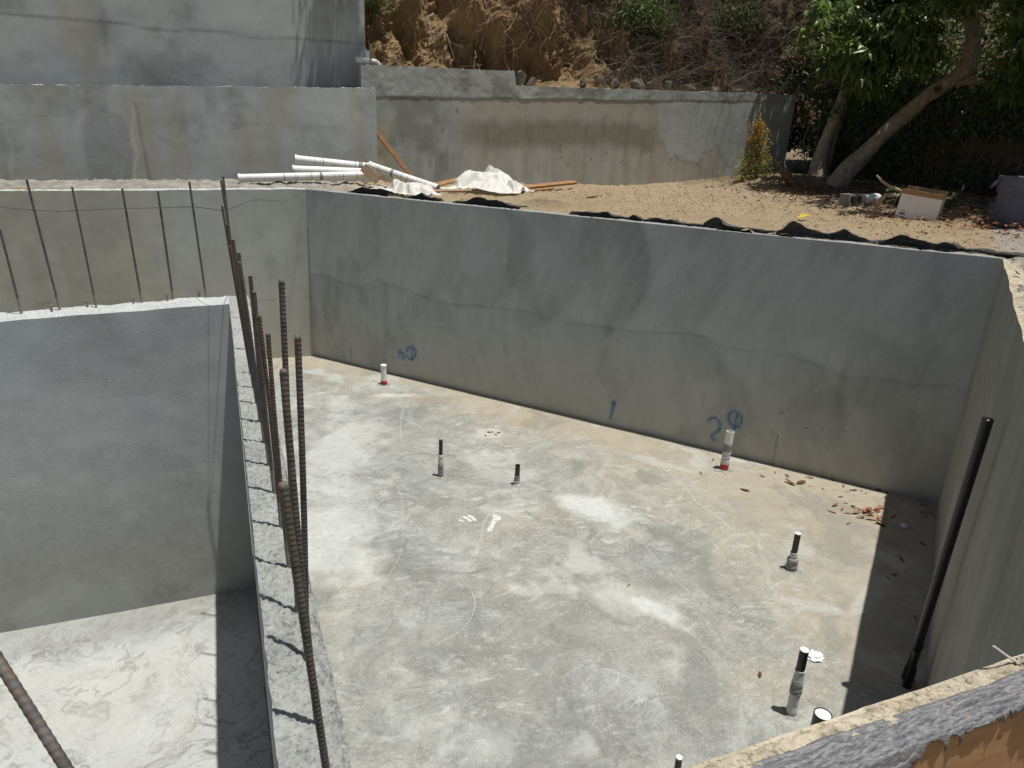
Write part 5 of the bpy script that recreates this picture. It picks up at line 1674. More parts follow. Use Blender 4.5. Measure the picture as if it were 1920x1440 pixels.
LFM = [curl_leaf(i) for i in range(7)]
LFD = [m.copy() for m in LFM[:3]]
for m in LFD: m.materials[0] = M_DRYD
singles = [(6.34, 5.34, .15, 0, "orange dry leaf lying above a matching one left of the leaf heap"), (6.18, 5.23, .14, 0, "upright orange dry leaf left of the leaf heap"), (6.16, 4.97, .12, 0, "small orange leaf on the slab below the leaf heap"),
           (6.5, 4.85, .19, 1, "large dark curled leaf lying on the shadow edge under the heap"), (6.22, 5.95, .2, 1, "left dark curled leaf of the pair near the long wall"), (6.36, 5.92, .2, 1, "right dark curled leaf of the pair near the long wall"),
           (6.58, 6.0, .15, 0, "brown leaf against the foot of the long wall"), (6.02, 6.21, .11, 0, "pinkish leaf right of the white pipe by the wall"), (5.56, 5.97, .15, 1, "lone dark leaf below the white open pipe"),
           (6.26, 6.26, .09, 0, "small tan leaf near the foot of the long wall"), (6.34, 6.12, .13, 0, "tan leaf beside the foot of the long wall"), (6.82, 5.69, .12, 0, "pale leaf at the wall foot above the leaf heap"),
           (6.51, 5.71, .08, 1, "tiny dark leaf above the orange pair"), (6.42, 5.82, .08, 0, "tiny pale leaf below the dark pair"), (6.56, 5.48, .09, 1, "small dark leaf midway between wall and heap"),
           (6.5, 5.34, .07, 1, "tiny dark scrap of leaf left of the heap top"), (6.62, 5.64, .06, 0, "tiny light leaf near the wall"), (6.75, 5.56, .08, 0, "small light leaf under the pale one at the wall"),
           (6.94, 5.46, .06, 1, "tiny dark leaf at the shadow corner"), (6.77, 4.92, .16, 1, "long dark leaf lying in the corner shadow"), (5.81, 4.06, .1, 1, "dark leaf in the shadow strip of the right wall"),
           (5.72, 6.8, .12, 0, "orange leaf left of the open white pipe by the wall"), (5.32, 6.52, .09, 0, "small red-brown leaf left of the pipe base"), (3.23, 4.75, .08, 0, "lone orange leaf on the white powdery patch"),
           (3.6, 3.39, .10, 1, "red-brown leaf left of the tall wrapped stub"), (3.99, 4.14, .06, 0, "tiny orange leaf mid slab right of the white patch"), (6.11, 4.24, .12, 1, "thin dark leaf in the right shadow strip"),
           (5.7, 4.04, .07, 1, "tiny dark scrap in the right shadow strip")]
rr = np.random.default_rng(71)
for x, y, s, dk, lab in singles:
    o = link_mesh("fallen_leaf", (LFD if dk else LFM)[int(rr.integers(3 if dk else 7))], None, (x, y, -.002)); s *= .82; o.scale = (s, s * rr.uniform(.6, 1.35), s * rr.uniform(.7, 1.7))
    o.rotation_euler = (rr.normal() * .15, rr.normal() * .12, rr.uniform(0, 6.28)); tag(o, lab, "leaf", "dry leaves scattered on the slab")
for i in range(34):
    x = rr.normal(6.58, .12) ; y = rr.normal(5.09, .09)
    o = link_mesh("fallen_leaf", LFM[int(rr.integers(7))], None, (x, y, .0 + rr.uniform(0, .025))); s = rr.uniform(.05, .13); o.scale = (s, s * rr.uniform(.6, 1.5), s * rr.uniform(.7, 1.8))
    o.rotation_euler = (rr.normal() * .3, rr.normal() * .3, rr.uniform(0, 6.28))
    tag(o, "curled brown leaf in the leaf heap at the shadow edge by the far right corner", "leaf", "leaves in the heap at the shadow edge")
for i in range(26):
    t = rr.uniform(.2, 3.6); q = B + D2 * t + N2 * abs(rr.normal(.03, .12)) if i % 2 else B - D1 * rr.uniform(.0, 1.2) + N1 * abs(rr.normal(.05, .1))
    o = link_mesh("fallen_leaf", LFD[int(rr.integers(3))], None, (q[0], q[1], -.003)); s = rr.uniform(.04, .09); o.scale = (s,) * 3; o.rotation_euler = (0, 0, rr.uniform(0, 6.28))
    tag(o, "tiny dark leaf scrap lying in the shaded corner along the walls", "leaf", "leaf scraps in the shaded corner")


def crumple(name, p, r, h, mat, label, cat, seed):
    rr_ = np.random.default_rng(seed); import bmesh
    bm = bmesh.new(); bmesh.ops.create_icosphere(bm, subdivisions=3, radius=1)
    for v in bm.verts:
        n = 1 + float(rr_.normal()) * .13; v.co = Vector((v.co.x * r[0] * n, v.co.y * r[1] * n, (v.co.z * .5 + .45) * h * n))
    me = bpy.data.meshes.new(name); bm.to_mesh(me); bm.free(); me.materials.append(mat)
    o = link_mesh(name, me, None, p); tag(o, label, cat); return o


crumple("foam_scrap", (4.17, 3.40, -.004), (.075, .055), .035, M_FOAM, "crumpled white foam scrap behind the tall wrapped stub", "scrap", 3)
crumple("paper_scrap", (6.69, 4.71, -.004), (.035, .035), .05, M_FOAM, "small white crumpled paper in the corner shadow", "scrap", 4)


# ragged holes chipped in the slab
b = MB()
for i in range(9):
    a = rr.uniform(0, 6.28); q = (3.24 + rr.uniform(-.13, .13), 8.46 + rr.uniform(-.07, .07)); s = rr.uniform(.008, .02)
    k = 6; V = [(q[0] + s * math.cos(j * 6.28 / k) * rr.uniform(.6, 1.8), q[1] + s * math.sin(j * 6.28 / k) * rr.uniform(.6, 1.3), .005) for j in range(k)]
    b.add(V, [tuple(range(k))])
b.build("chipped_spot", M_INK, FL)

# ------------------------------------------------------------------ near wall: membrane and form boards
def membrane():
    xs = np.arange(-1.2, 2.06, .005); q = np.linspace(0, 1, 44)
    X, Q = np.meshgrid(xs, q, indexing='ij')
    w0 = fbm(X, X * 0, 3.0, 5, 221); w1 = fbm(X, X * 0 + 3, 6, 5, 222); w2 = fbm(X, X * 0 + 8, 9, 4, 223, .7)
    y0 = .748 + (w0 - .5) * .022
    fold = .68 + .14 * (w1 - .5)
    yf = .682 + (w1 - .5) * .012
    hang = .006 + .05 * ss(.42, .68, w2) + .035 * ss(.5, .7, w0)
    t = np.clip(Q / fold, 0, 1); t2 = np.clip((Q - fold) / (1 - fold), 0, 1)
    Y = y0 + (yf - y0) * t - .010 * t2 - .008 * np.sin(t2 * 3) * (w2 - .3)
    wr = np.abs(fbm(X * .8 + Q * .05, Q * .5 + X * .3, 9, 3, 224) - .5) * 2
    cre = np.abs(fbm(X * .6 + Q * .1, Q * 1.6 - X, 4, 3, 226) - .5) * 2
    Z = 2.831 + .010 * np.sin(t * math.pi) + (wr - .4) * .020 * ss(0, .15, Q) - ss(.14, 0, cre) * .016 * ss(0, .2, Q) + .012 * (fbm(X, X * 0 + 5, 2.2, 3, 228) - .5)
    Z = Z - hang * t2 ** 1.2 + (fbm(X, Q, 14, 3, 225) - .5) * .006
    V = np.stack([X, Y, Z], -1).reshape(-1, 3) - np.array([0, .75, 2.82])
    F = grid_faces(len(xs), len(q)); c = V[F].mean(1)
    qq = np.repeat(Q[:-1, :-1].ravel(), 1); xx = X[:-1, :-1].ravel()
    tear = fbm(xx, xx * 0 + 1, 16, 4, 227, .65)
    keep = qq < .80 + .9 * (tear - .36)
    o = link_mesh("membrane_strip", quads_mesh("membrane_strip", V, F[keep], M_MEMB, None, True), None, (0, .75, 2.82))
    sm = o.modifiers.new("thickness", 'SOLIDIFY'); sm.thickness = .002
    tag(o, "torn grey waterproof membrane strip folded over the near wall", "membrane")


membrane()
froot = empty("form_panel", (0, .684, 1.9)); tag(froot, "brown wooden form boards standing against the outside of the near wall", "formwork")
for i, (z0, z1, yy) in enumerate([(.715, .912, 0.0), (.49, .708, -.003), (.25, .482, .0)]):
    b = MB(); n = 60; xs = np.linspace(-1.2, 2.05, n)
    up = z1 + (fbm(xs, xs * 0 + i, 6, 4, 231) - .5) * (.012 if i == 0 else .004)
    V = []
    for k in range(n):
        V += [(xs[k], yy, z0), (xs[k], yy, up[k] - .004), (xs[k], yy + .004, up[k]), (xs[k], yy + .019, up[k]), (xs[k], yy + .019, z0)]
    F = []
    for k in range(n - 1):
        for j in range(4): F.append((k * 5 + j, (k + 1) * 5 + j, (k + 1) * 5 + j + 1, k * 5 + j + 1))
    b.add(V, F); b.build("board", M_PLY, froot)
# bit of rope / wood sticking out of the rim
b = MB(); b.tube([(1.575, .765, 2.83), (1.54, .772, 2.852), (1.49, .78, 2.888)], [.0032, .003, .0025], 6); b.build("splinter_stick", M_SHEET, base=(1.575, .77, 2.822))
tag(bpy.data.objects["splinter_stick"], "pale stick poking up from the rim of the near wall", "stick")
crumple("mortar_lump", (1.585, .766, 2.820), (.022, .012), .02, M_RIM, "sandy mortar lump under the pale stick on the rim", "mortar", 9)
crumple("mortar_lump", (1.42, .766, 2.822), (.012, .008), .008, M_RIM, "small sandy clod on the near rim left of the stick", "mortar", 10)

# ------------------------------------------------------------------ black drain mat crumpled along the top of the long wall
def drain_mat(s0, s1, hfn, label, seed, wid=.30, mat=None, off0=.17):
    """one stiff sheet: it stands up from the wall's back edge to a wavy crest, then folds over and lies back on the dirt"""
    m_ = 26; n = int((s1 - s0) / .012) + 2; q = np.linspace(0, 1, m_); s = np.linspace(s0, s1, n)
    Sg, Q = np.meshgrid(s, q, indexing='ij')
    h = hfn(Sg)
    a = fbm(Sg, Sg * 0 + seed, 2.6, 3, 241) - .5; b_ = fbm(Sg, Sg * 0 + seed + 7, 7, 3, 242) - .5; c_ = fbm(Sg * 1.5, Q * 1.2 + seed, 5, 4, 243) - .5
    t1 = np.clip(Q / .38, 0, 1); t2 = np.clip((Q - .38) / .62, 0, 1)
    lay = wid * (.45 + 1.1 * (fbm(Sg, Sg * 0 + seed + 3, 3.4, 4, 245) - .1))
    off = off0 + .10 * a + (.05 * np.sin(t1 * math.pi) - .035 * t1) * np.minimum(h * 9, 1) + lay * t2 + .05 * b_ * t1
    z = 2.903 + h * (t1 ** .8) * (1 - t2) ** 1.15 + .018 * np.sin(t2 * math.pi) + c_ * .035 * t1 + b_ * .02 * t1
    z = np.maximum(z, 2.897)
    x = A[0] + D1[0] * (Sg + .10 * c_) - N1[0] * off; y = A[1] + D1[1] * (Sg + .10 * c_) - N1[1] * off
    V = np.stack([x, y, z], -1).reshape(-1, 3); m = len(V)
    F = grid_faces(n, m_)
    # torn far edge
    qc = Q[:-1, :-1].ravel(); sc = Sg[:-1, :-1].ravel()
    F = F[qc < .78 + .5 * (fbm(sc, sc * 0 + seed, 9, 4, 246, .65) - .3)]
    base = V[0].copy()
    o = link_mesh("drain_mat", quads_mesh("drain_mat", V - base, F, mat or M_MAT, None, True), None, tuple(base))
    sm = o.modifiers.new("thickness", 'SOLIDIFY'); sm.thickness = .009
    tag(o, label, "drain mat", "black drain mat along the long wall top")


def humps(*hs):
    def f(s):
        e = sum(a * np.exp(-np.abs((s + .05 * (fbm(s, s * 0 + c, 4, 3, 9) - .5) - c) / (w * np.where(s < c, .75, 1.25))) ** 1.6) for c, w, a in hs)
        n1 = fbm(s, s * 0 + hs[0][0], 3.0, 3, 9, .5)
        return np.maximum(0, e * (.42 + .3 * n1) + .04 * (n1 - .40)) + .008
    return f
def spx(u):       # distance along the wall of a picture column on the wall top (measured offline)
    return float(np.interp(u, [574, 700, 850, 960, 1065, 1180, 1240, 1290, 1420, 1460, 1560, 1640, 1700, 1790, 1880], SPX))
SPX = [0.0, 1.45, 2.97, 3.97, 4.85, 5.74, 6.18, 6.52, 7.38, 7.62, 8.21, 8.66, 8.98, 9.44, 9.88]
drain_mat(spx(640), spx(715), humps((spx(670), .3, .16), (spx(700), .2, .1)), "black drain mat piece at the corner left of the plastic sheet", 1)
drain_mat(spx(745), spx(812), humps((spx(780), .22, .15)), "black drain mat flap in front of the leaning white pipe", 2)
drain_mat(spx(838), spx(965), humps((spx(880), .33, .15), (spx(925), .3, .08)), "long arched piece of black drain mat before the white plastic heap", 3)
drain_mat(spx(1060), spx(1195), humps((spx(1090), .25, .09), (spx(1125), .15, .1), (spx(1180), .08, .12)), "crumpled flat piece of black drain mat on the middle of the wall", 4, .22)
drain_mat(spx(1200), spx(1312), humps((spx(1220), .1, .06), (spx(1250), .12, .07)), "low strip of black drain mat right of the crumpled flat piece", 5, .2)
drain_mat(spx(1312), spx(1445), humps((spx(1332), .14, .2), (spx(1370), .3, .06)), "black drain mat with a pointed peak right of the wall middle", 6, .25, M_MATDUST)
drain_mat(spx(1452), spx(1640), humps((spx(1480), .14, .21), (spx(1510), .2, .1), (spx(1578), .12, .13), (spx(1560), .25, .05)), "black drain mat with two humps near the yellow leaf", 7, .26, M_MATDUST)
drain_mat(spx(1642), spx(1800), humps((spx(1680), .16, .16), (spx(1770), .09, .14), (spx(1730), .2, .05)), "black drain mat with a peak near the right end of the long wall", 8, .3)
drain_mat(spx(1800), spx(1880) + .5, humps((spx(1840), .2, .03)), "flat torn end of the drain mat at the right wall corner", 9, .22)

# ------------------------------------------------------------------ pipes, boards and plastic on the ledge
def long_pipe(p0, p1, r, label, bands, open_end=True):
    p0 = np.array(p0, float); p1 = np.array(p1, float); d = p1 - p0; L = np.linalg.norm(d)
    root = empty("white_pipe", tuple(p0)); tag(root, label, "pipe", "white pipes piled on the ledge")
    b = MB(); b.tube([d * 0, d], r, 20, cap=False); b.tube([d, d * .0], r * .9, 20, cap=False); b.build("pipe_body", M_PVC, root, smooth=True)
    for t0, t1, rr2, mt, nm in bands:
        b = MB(); b.tube([d * t0, d * t1], r * rr2, 20, cap=False); b.build(nm, mt, root, smooth=True)


stripes = lambda k, seed: [(t, t + w, 1.008, m, "wrap_ring") for t, w, m in zip(np.sort(np.random.default_rng(seed).uniform(.06, .95, k)), np.random.default_rng(seed + 9).uniform(.002, .009, k), [M_WTAPE, M_WTAPE, M_TAPE] * k)]
long_pipe((.36, 13.6, 3.02), (2.6, 13.6, 3.115), .068, "long white pipe lying lowest on the gravel ledge, with a grey joint", [(.0, .02, 1.1, M_PVC, "end_collar"), (.615, .635, 1.1, M_TAPE, "coupling"), (.97, 1.0, 1.12, M_PVC, "end_collar")] + stripes(14, 1))
long_pipe((1.30, 14.0, 3.16), (2.8, 14.05, 3.13), .075, "white pipe in the middle of the pile, half hidden", [(.0, .03, 1.1, M_WTAPE, "end_collar")])
long_pipe((1.395, 14.35, 3.33), (2.95, 14.3, 3.205), .075, "white pipe on top of the pile along the retaining wall", [(.0, .02, 1.12, M_PVC, "end_collar"), (.75, .8, 1.03, M_TAPE, "tape_band")] + stripes(10, 2))
long_pipe((2.70, 13.9, 3.27), (3.72, 12.85, 2.945), .07, "white wrapped pipe slanting down to the right towards the plastic", [(.0, .03, 1.12, M_PVC, "end_collar"), (.33, .37, 1.04, M_TAPE, "tape_band")] + stripes(16, 3))


def plank(name, p0, p1, w, t, mat, label, roll=0.0, cat="board"):
    p0 = np.array(p0, float); p1 = np.array(p1, float); d = p1 - p0; L = np.linalg.norm(d); x = d / L
    z = np.array([0, 0, 1.0]); y = np.cross(z, x); y /= np.linalg.norm(y); z = np.cross(x, y)
    c, s = math.cos(roll), math.sin(roll); y, z = y * c + z * s, z * c - y * s
    R = np.stack([x, y, z], 1)
    import bmesh
    bm = bmesh.new(); bmesh.ops.create_cube(bm, size=1.0)
    for v in bm.verts: v.co = Vector((v.co.x * L, v.co.y * w, v.co.z * t))
    bmesh.ops.bevel(bm, geom=bm.edges[:], offset=min(t, w) * .12, segments=1, affect='EDGES')
    me = bpy.data.meshes.new(name); bm.to_mesh(me); bm.free(); me.materials.append(mat)
    o = link_mesh(name, me)
    Mx = Matrix(((R[0, 0], R[0, 1], R[0, 2]), (R[1, 0], R[1, 1], R[1, 2]), (R[2, 0], R[2, 1], R[2, 2]))).to_4x4(); Mx.translation = Vector((p0 + p1) / 2)
    o.matrix_world = Mx; tag(o, label, cat); return o


plank("wood_plank", (3.14, 15.33, 3.85), (3.92, 15.15, 2.88), .09, .045, M_WOOD, "brown timber leaning diagonally against the stained back wall", 1.2)
plank("wood_block", (2.50, 13.5, 3.26), (2.74, 13.35, 3.04), .17, .04, M_WOODG, "short brown board propped between the white pipes", 1.3)
plank("wood_plank", (4.75, 12.7, 2.93), (7.25, 14.35, 3.0), .1, .05, M_WOOD, "long brown timber lying on the dirt right of the plastic heap", .4)
plank("wood_plank", (5.35, 12.9, 2.90), (6.3, 13.45, 2.92), .06, .04, M_WOOD, "short timber offcut in front of the long one", .1)
plank("wood_plank", (3.55, 13.2, 2.92), (4.75, 13.9, 3.12), .09, .04, M_WOOD, "light timber sticking out left of the plastic heap", .6)
plank("wood_plank", (3.5, 12.75, 2.90), (4.3, 12.65, 2.93), .08, .04, M_WOODG, "grey-brown board lying under the slanting pipe end", .3)


def plastic(name, c, rx, ry, h, label, seed, skew=0.0):
    """crumpled sheet: smooth billows with sharp creases between facets"""
    n, m = 110, 90; u = np.linspace(-1, 1, n); v = np.linspace(-1, 1, m); Uu, Vv = np.meshgrid(u, v, indexing='ij')
    an = np.arctan2(Vv, Uu)
    r = np.hypot(Uu, Vv) / (.82 + .5 * (fbm(np.cos(an) * 1.6 + 5, np.sin(an) * 1.6, 1.2, 3, seed) - .5) * 2)
    px = Uu * rx; py = Vv * ry
    # facets: max of random planes gives flat panels and creases
    rr_ = np.random.default_rng(seed); cells = rr_.uniform(-1, 1, (34, 2)) * [rx, ry]; tilt = rr_.normal(0, .5, (34, 2)); lev = rr_.uniform(-.07, .10, 34)
    d = np.hypot(px[..., None] - cells[:, 0] + .06 * fbm(px, py, 6, 3, seed + 4)[..., None], py[..., None] - cells[:, 1])
    w = np.exp(-(d - d.min(-1, keepdims=True)) * 75); w /= w.sum(-1, keepdims=True)
    fac = (w * (lev + tilt[:, 0] * (px[..., None] - cells[:, 0]) + tilt[:, 1] * (py[..., None] - cells[:, 1]))).sum(-1)
    body = ss(1.0, .25, np.hypot(Uu - skew, Vv) / (.82 + .5 * (fbm(np.cos(an) * 1.6 + 5, np.sin(an) * 1.6, 1.2, 3, seed) - .5) * 2))
    z = h * body * (.45 + .85 * ss(.25, .75, fbm(px, py, 2.2, 3, seed + 3))) + fac * (.35 + .65 * body) + .03 * (np.abs(fbm(px, py, 9, 2, seed + 6) - .5)) 
    x = c[0] + px + .05 * (fbm(px, py, 3, 3, seed + 7) - .5); y = c[1] + py + .05 * (fbm(px, py, 3, 3, seed + 8) - .5)
    z = np.maximum(z, .008 + .03 * fbm(px, py, 8, 3, seed + 9)) + zg(x, y) + .03
    V = np.stack([x - c[0], y - c[1], z - c[2]], -1).reshape(-1, 3); F = grid_faces(n, m)
    keep = r.ravel()[F].mean(1) < 1.0
    me = quads_mesh(name, V, F[keep], M_SHEET, None, False)
    tag(link_mesh(name, me, None, c), label, "plastic sheet")


plastic("plastic_sheet", (2.95, 12.15, 2.86), .72, .5, .22, "crumpled white plastic sheet spilling over the drain mat below the white pipes", 251)
plastic("plastic_sheet", (4.85, 13.3, 2.86), 1.0, 1.0, .27, "heap of crumpled white plastic sheet on the dirt beside the timber", 261)

# pale rubble between
rr = np.random.default_rng(81); RB = rock_mesh(40, 1)
for i in range(28):
    t = rr.uniform(.6, 3.6); q = A + D1 * t - N1 * rr.uniform(.25, 1.0)
    o = link_mesh("rubble", RB, None, (q[0], q[1], 2.9)); s = rr.uniform(.02, .06); o.scale = (s, s * .8, s * .6); o.rotation_euler = (rr.uniform(0, 3), 0, rr.uniform(0, 6))
    tag(o, "small broken chunk of concrete among the plastic and boards on the ledge", "rubble", "concrete rubble on the ledge")

# white elbow pipe poking out at the top of the back wall
el = empty("drain_elbow", (3.12, 15.92, 5.23)); tag(el, "white pipe elbow on top of the back wall at the tall wall's end", "pipe")
b = MB(); b.tube([(-.25, 0, .01), (.05, 0, 0), (.16, -.005, -.01), (.21, -.02, -.06), (.22, -.03, -.13)], .055, 16); b.build("pipe_body", M_PVC, el, smooth=True)
b = MB(); b.tube([(.02, 0, .0), (.06, 0, 0)], .063, 16); b.build("collar", M_PVC, el, smooth=False)

# ------------------------------------------------------------------ yard things on the right
def cinder():
    c = (10.56, 9.92, float(zg(10.56, 9.92)) - .01)
    root = empty("cinder_block", c, .14); tag(root, "grey cinder block lying on its side in the tree shade", "cinder block")
    L, Wd, Hh, t = .40, .2, .2, .034
    b = MB()
    for (x, z, sx, sz) in [(0, t / 2, L, t), (0, Hh - t / 2, L, t), (-L / 2 + t / 2, Hh / 2, t, Hh - 2 * t), (L / 2 - t / 2, Hh / 2, t, Hh - 2 * t), (0, Hh / 2, t, Hh - 2 * t)]:
        b.box((x, 0, z), (sx, Wd, sz))
    b.box((0, Wd / 2 - .02, Hh / 2), (L - 2 * t, .03, Hh - 2 * t))
    b.build("block_body", M_CMU, root)
    for i in range(9):
        o = MB().box((0, 0, 0), (rr.uniform(.02, .05), .025, .006)).build("mortar_bit", M_WTAPE, root); o.location = (rr.uniform(-.18, .18), rr.uniform(-.07, .07), Hh + .003); o.rotation_euler = (0, 0, rr.uniform(0, 3))


cinder()


def jug():
    c = (10.92, 9.80, float(zg(10.92, 9.80)) + .09)
    root = empty("plastic_jug", c); tag(root, "white plastic jug lying beside the cinder block", "jug"); root.rotation_euler = (math.radians(84), .1, math.radians(70))
    b = MB(); b.lathe([(.0, -.13), (.085, -.13), (.092, -.11), (.092, .08), (.075, .13), (.035, .17), (.03, .19), (.03, .215), (.0, .215)], 20, cap=False); b.build("jug_body", M_PVC, root, smooth=True)
    b = MB(); b.tube([(.06, 0, .15), (.11, 0, .13), (.115, 0, .05), (.088, 0, .03)], .012, 8); b.build("handle", M_PVC, root, smooth=True)
    b = MB(); b.lathe([(.0, .21), (.034, .21), (.034, .23), (.0, .232)], 16, cap=False); b.build("cap", M_CARDW, root)


jug()


def carton():
    p = np.array([9.78, 8.30]); q = np.array([10.08, 7.80])
    L = .57; ax = (q - p) / np.linalg.norm(q - p); ay = np.array([-ax[1], ax[0]])
    c = (float((p + q)[0] / 2), float((p + q)[1] / 2), float(zg(9.9, 8.0)) - .01)
    root = empty("cardboard_box", c, math.atan2(ax[1], ax[0])); root.rotation_euler = (math.radians(4), math.radians(6), math.atan2(ax[1], ax[0]))
    tag(root, "open white cardboard box with brown inside standing on the leaf litter", "box")
    # local: x along the front, y away from the camera
    W_, D_, H_ = L, .33, .37; t = .006
    mats = [M_CARDW, M_CARDB]

    def panel(nm, cc, sz, rot=None, outer=None):
        b = MB(); b.box(cc, sz, rot); o = b.build(nm, mats, root)
        return o
    def two(nm, P, mats=mats):    # P: quad outer; inner offset t
        P = np.array(P, float); nrm = np.cross(P[1] - P[0], P[3] - P[0]); nrm /= np.linalg.norm(nrm); Q = P - nrm * t
        b = MB(); b.add(np.concatenate([P, Q]), [(0, 1, 2, 3)], 0); b.add(np.concatenate([P, Q]), [(7, 6, 5, 4), (0, 4, 5, 1), (1, 5, 6, 2), (2, 6, 7, 3), (3, 7, 4, 0)], 1)
        return b.build(nm, mats, root)
    x, y = W_ / 2, D_
    two("front_panel", [(-x, 0, 0), (x, 0, 0), (x, 0, H_), (-x, 0, H_)])
    two("back_panel", [(x, y, 0), (-x, y, 0), (-x, y, H_), (x, y, H_)])
    two("side_panel", [(x, 0.007, 0), (x, y - .007, 0), (x, y - .007, H_), (x, 0.007, H_)])
    two("side_panel", [(-x, y - .007, 0), (-x, 0.007, 0), (-x, 0.007, H_), (-x, y - .007, H_)])
    two("bottom_panel", [(-x, y, .004), (x, y, .004), (x, 0, .004), (-x, 0, .004)])
    # flaps: front one bent outward and down showing brown, right one out
    two("flap", [(x, -.004, H_ + .002), (-x, -.004, H_ + .002), (-x, -.02, H_ + .075), (x, -.02, H_ + .075)], [M_CARDB, M_CARDB])
    two("flap", [(x, y, H_), (-x, y, H_), (-x, y + .02, H_ + .09), (x, y + .02, H_ + .09)])
    two("flap", [(x, .01, H_), (x, y - .01, H_), (x + .13, y - .01, H_ + .08), (x + .13, .01, H_ + .08)])
    two("flap", [(-x - .003, .02, H_ - .002), (-x - .003, y - .02, H_ - .002), (-x - .08, y - .02, H_ - .12), (-x - .08, .02, H_ - .12)])
    # printed block at the lower left of the front
    b = MB()
    for k in range(6): b.add([(-x + .05 + k * .014, -.003, .065), (-x + .061 + k * .014, -.003, .065), (-x + .061 + k * .014, -.003, .092), (-x + .05 + k * .014, -.003, .092)], [(0, 1, 2, 3)])
    b.add([(-x + .06, -.003, .12), (-x + .11, -.003, .12), (-x + .11, -.003, .128), (-x + .06, -.003, .128)], [(0, 1, 2, 3)])
    b.add([(-x + .118, -.003, .107), (-x + .126, -.003, .107), (-x + .126, -.003, .115), (-x + .118, -.003, .115)], [(0, 1, 2, 3)])
    b.build("printed_label", M_INK, root)


carton()


def trash_can():
    c = (10.62, 7.02, float(zg(10.62, 7.02)) - .02)
    root = empty("trash_can", c, .2); tag(root, "blue-grey round plastic trash can at the right edge by the fence", "trash can")
    b = MB(); b.lathe([(.0, 0), (.225, 0), (.235, .015), (.258, .45), (.262, .47)], 40, cap=False)
    b.lathe([(.262, .47), (.285, .48), (.287, .56), (.29, .665), (.302, .668), (.305, .685), (.302, .70), (.285, .70), (.28, .69), (.26, .45), (.23, .03), (0, .03)], 40, cap=False)
    b.build("can_body", M_CAN, root, smooth=True)
    # vertical ribs
    for k in range(12):
        a = k * math.pi / 6 + .1; rb = MB()
        rb.tube([(.236 * math.cos(a), .236 * math.sin(a), .03), (.259 * math.cos(a), .259 * math.sin(a), .45)], .009, 6); rb.build("rib", M_CAN, root)
    for s in (1, -1):
        h = MB(); a = math.radians(122) if s > 0 else math.radians(302)
        P = []
        for t in np.linspace(-.32, .32, 9):
            k = math.cos(t / .32 * math.pi / 2); P.append(((.287 + .07 * k) * math.cos(a + t), (.287 + .07 * k) * math.sin(a + t), .66 - .16 * k ** .5 if False else .66 - .13 * k))
        h.tube(P, .016, 8); h.build("handle", M_CAN, root, smooth=True)
    # faint moulded lettering
    a0 = math.radians(212)
    b = MB(); rl = np.random.default_rng(5)
    for row, (z, hh, n, st) in enumerate([(.615, .03, 11, 0), (.575, .028, 6, .03)]):
        for k in range(n):
            a = a0 + st + k * .03
            for (da, dz0, dz1) in [(0, 0, hh), (.012, 0 if rl.uniform() < .5 else hh * .5, hh if rl.uniform() < .7 else hh * .5)]:
                V = [((.2905) * math.cos(a + da + e), (.2905) * math.sin(a + da + e), z + zz) for e, zz in ((0, dz0), (.007, dz0), (.007, dz1), (0, dz1))]
                b.add(V, [(0, 1, 2, 3)])
            V = [((.2906) * math.cos(a + e), (.2906) * math.sin(a + e), z + zz) for e, zz in ((0, hh * .42), (.019, hh * .42), (.019, hh * .62), (0, hh * .62))]
            b.add(V, [(0, 1, 2, 3)])
    b.build("moulded_lettering", M_INK, root)


trash_can()
crumple("paper_bag", (10.60, 6.88, 3.52), (.13, .12), .16, M_CARDB, "crumpled brown paper sticking out of the trash can", "paper", 21)


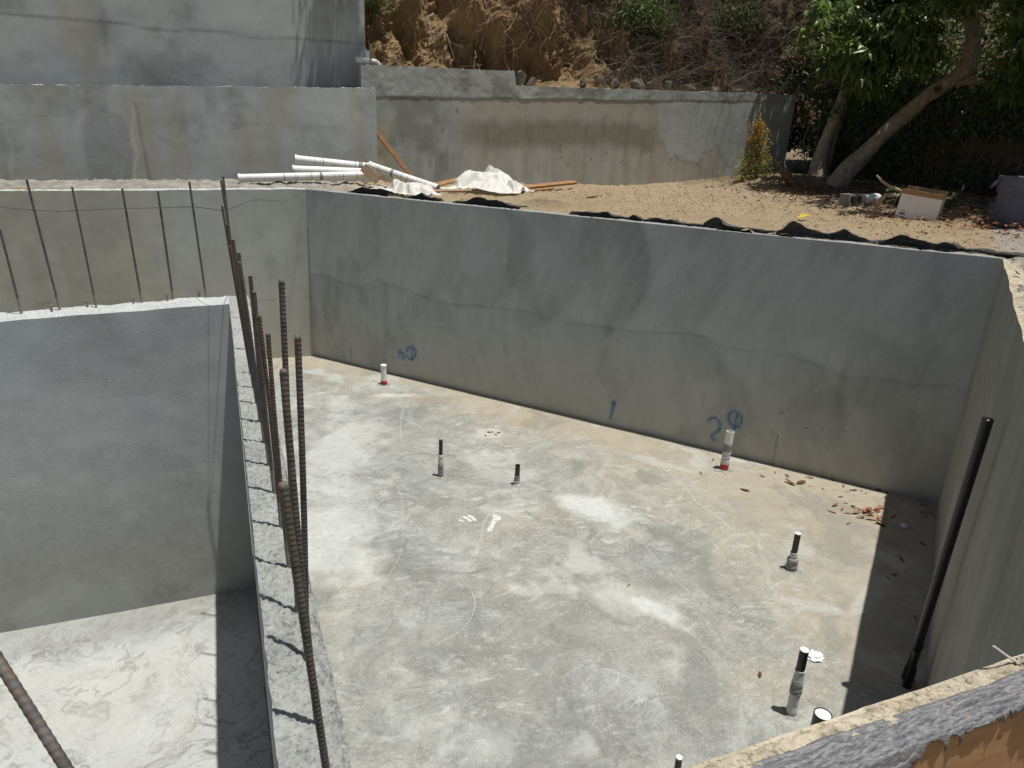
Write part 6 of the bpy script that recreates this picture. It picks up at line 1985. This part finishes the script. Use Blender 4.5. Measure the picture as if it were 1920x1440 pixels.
def hung_bag():
    n, m = 26, 20; c = (12.6, 9.25, 2.98)
    u = np.linspace(-1, 1, n); v = np.linspace(0, 1, m); Uu, Vv = np.meshgrid(u, v, indexing='ij')
    w = .10 * (1 + .7 * Vv) * (1 - .35 * ss(.75, 1, Vv)); x = Uu * w + .02 * np.sin(Vv * 9); y = -.07 * (1 - Uu ** 2) * (.4 + Vv) + .05 * (fbm(Uu, Vv, 5, 3, 271) - .5); z = .46 - Vv * .42 + .03 * (fbm(Uu, Vv, 4, 3, 272) - .5)
    V = np.stack([x * .8 - y * .3, y - x * .75, z * .9], -1) * np.array([.85, .85, 1]).reshape(-1, 3)
    me = quads_mesh("plastic_bag", V, grid_faces(n, m), M_BAG, None, False)
    tag(link_mesh("plastic_bag", me, None, c), "pale bluish plastic bag caught on the ivy left of the trash can", "bag")


hung_bag()
b = MB(); b.tube([(9.56, 8.58, 3.54), (9.64, 8.53, 3.46), (9.75, 8.47, 3.39), (9.98, 8.35, 3.30), (10.25, 8.25, 3.05)], [.014, .02, .022, .024, .026], 8)
tag(b.build("dead_branch", M_ROOT, base=(10.25, 8.25, 3.05), smooth=True), "curved pale dead branch behind the cardboard box", "branch")
b = MB(); b.tube([(9.58, 8.52, 2.98), (9.62, 8.47, 3.18), (9.70, 8.47, 3.25), (9.85, 8.42, 3.27)], [.03, .035, .035, .03], 8)
tag(b.build("dead_branch", M_ROOT, base=(9.58, 8.52, 2.98), smooth=True), "short pale dead branch left of the cardboard box", "branch")
yl = leaf_mesh("fallen_leaf", np.array([[0, 0, 0.0]]), np.array([[.7, -.7, .15]]), np.array([[-.3, -.3, 1.0]]), np.array([.2]), np.array([.12]), M_YLEAF, np.array([.3]), .2, -.1)
o = link_mesh("fallen_leaf", yl, None, (8.12, 8.6, float(zg(8.1, 8.6)) + .04)); tag(o, "bright yellow leaf on the dirt near the drain mat humps", "leaf")
# thin weeds/dark sticks by the plank
plank("wood_scrap", (6.3, 11.95, 2.88), (6.75, 12.25, 2.885), .05, .02, M_MAT, "dark flat scrap on the dirt right of the timber", .1, "scrap")
# red flowers in the dark shrub
P = np.array([[13.9, 15.6, 6.0]]) + rr.normal(0, .07, (12, 3))
o = link_mesh("red_flower", leaf_mesh("red_flower", P - P[0], rand_dir(rr, 12), np.tile([0, 0, 1.0], (12, 1)), np.full(12, .09), np.full(12, .06), M_FRED, rr.uniform(0, 1, 12)), None, tuple(P[0]))
tag(o, "red flower spray in the dark shrub above the back wall end", "flower")
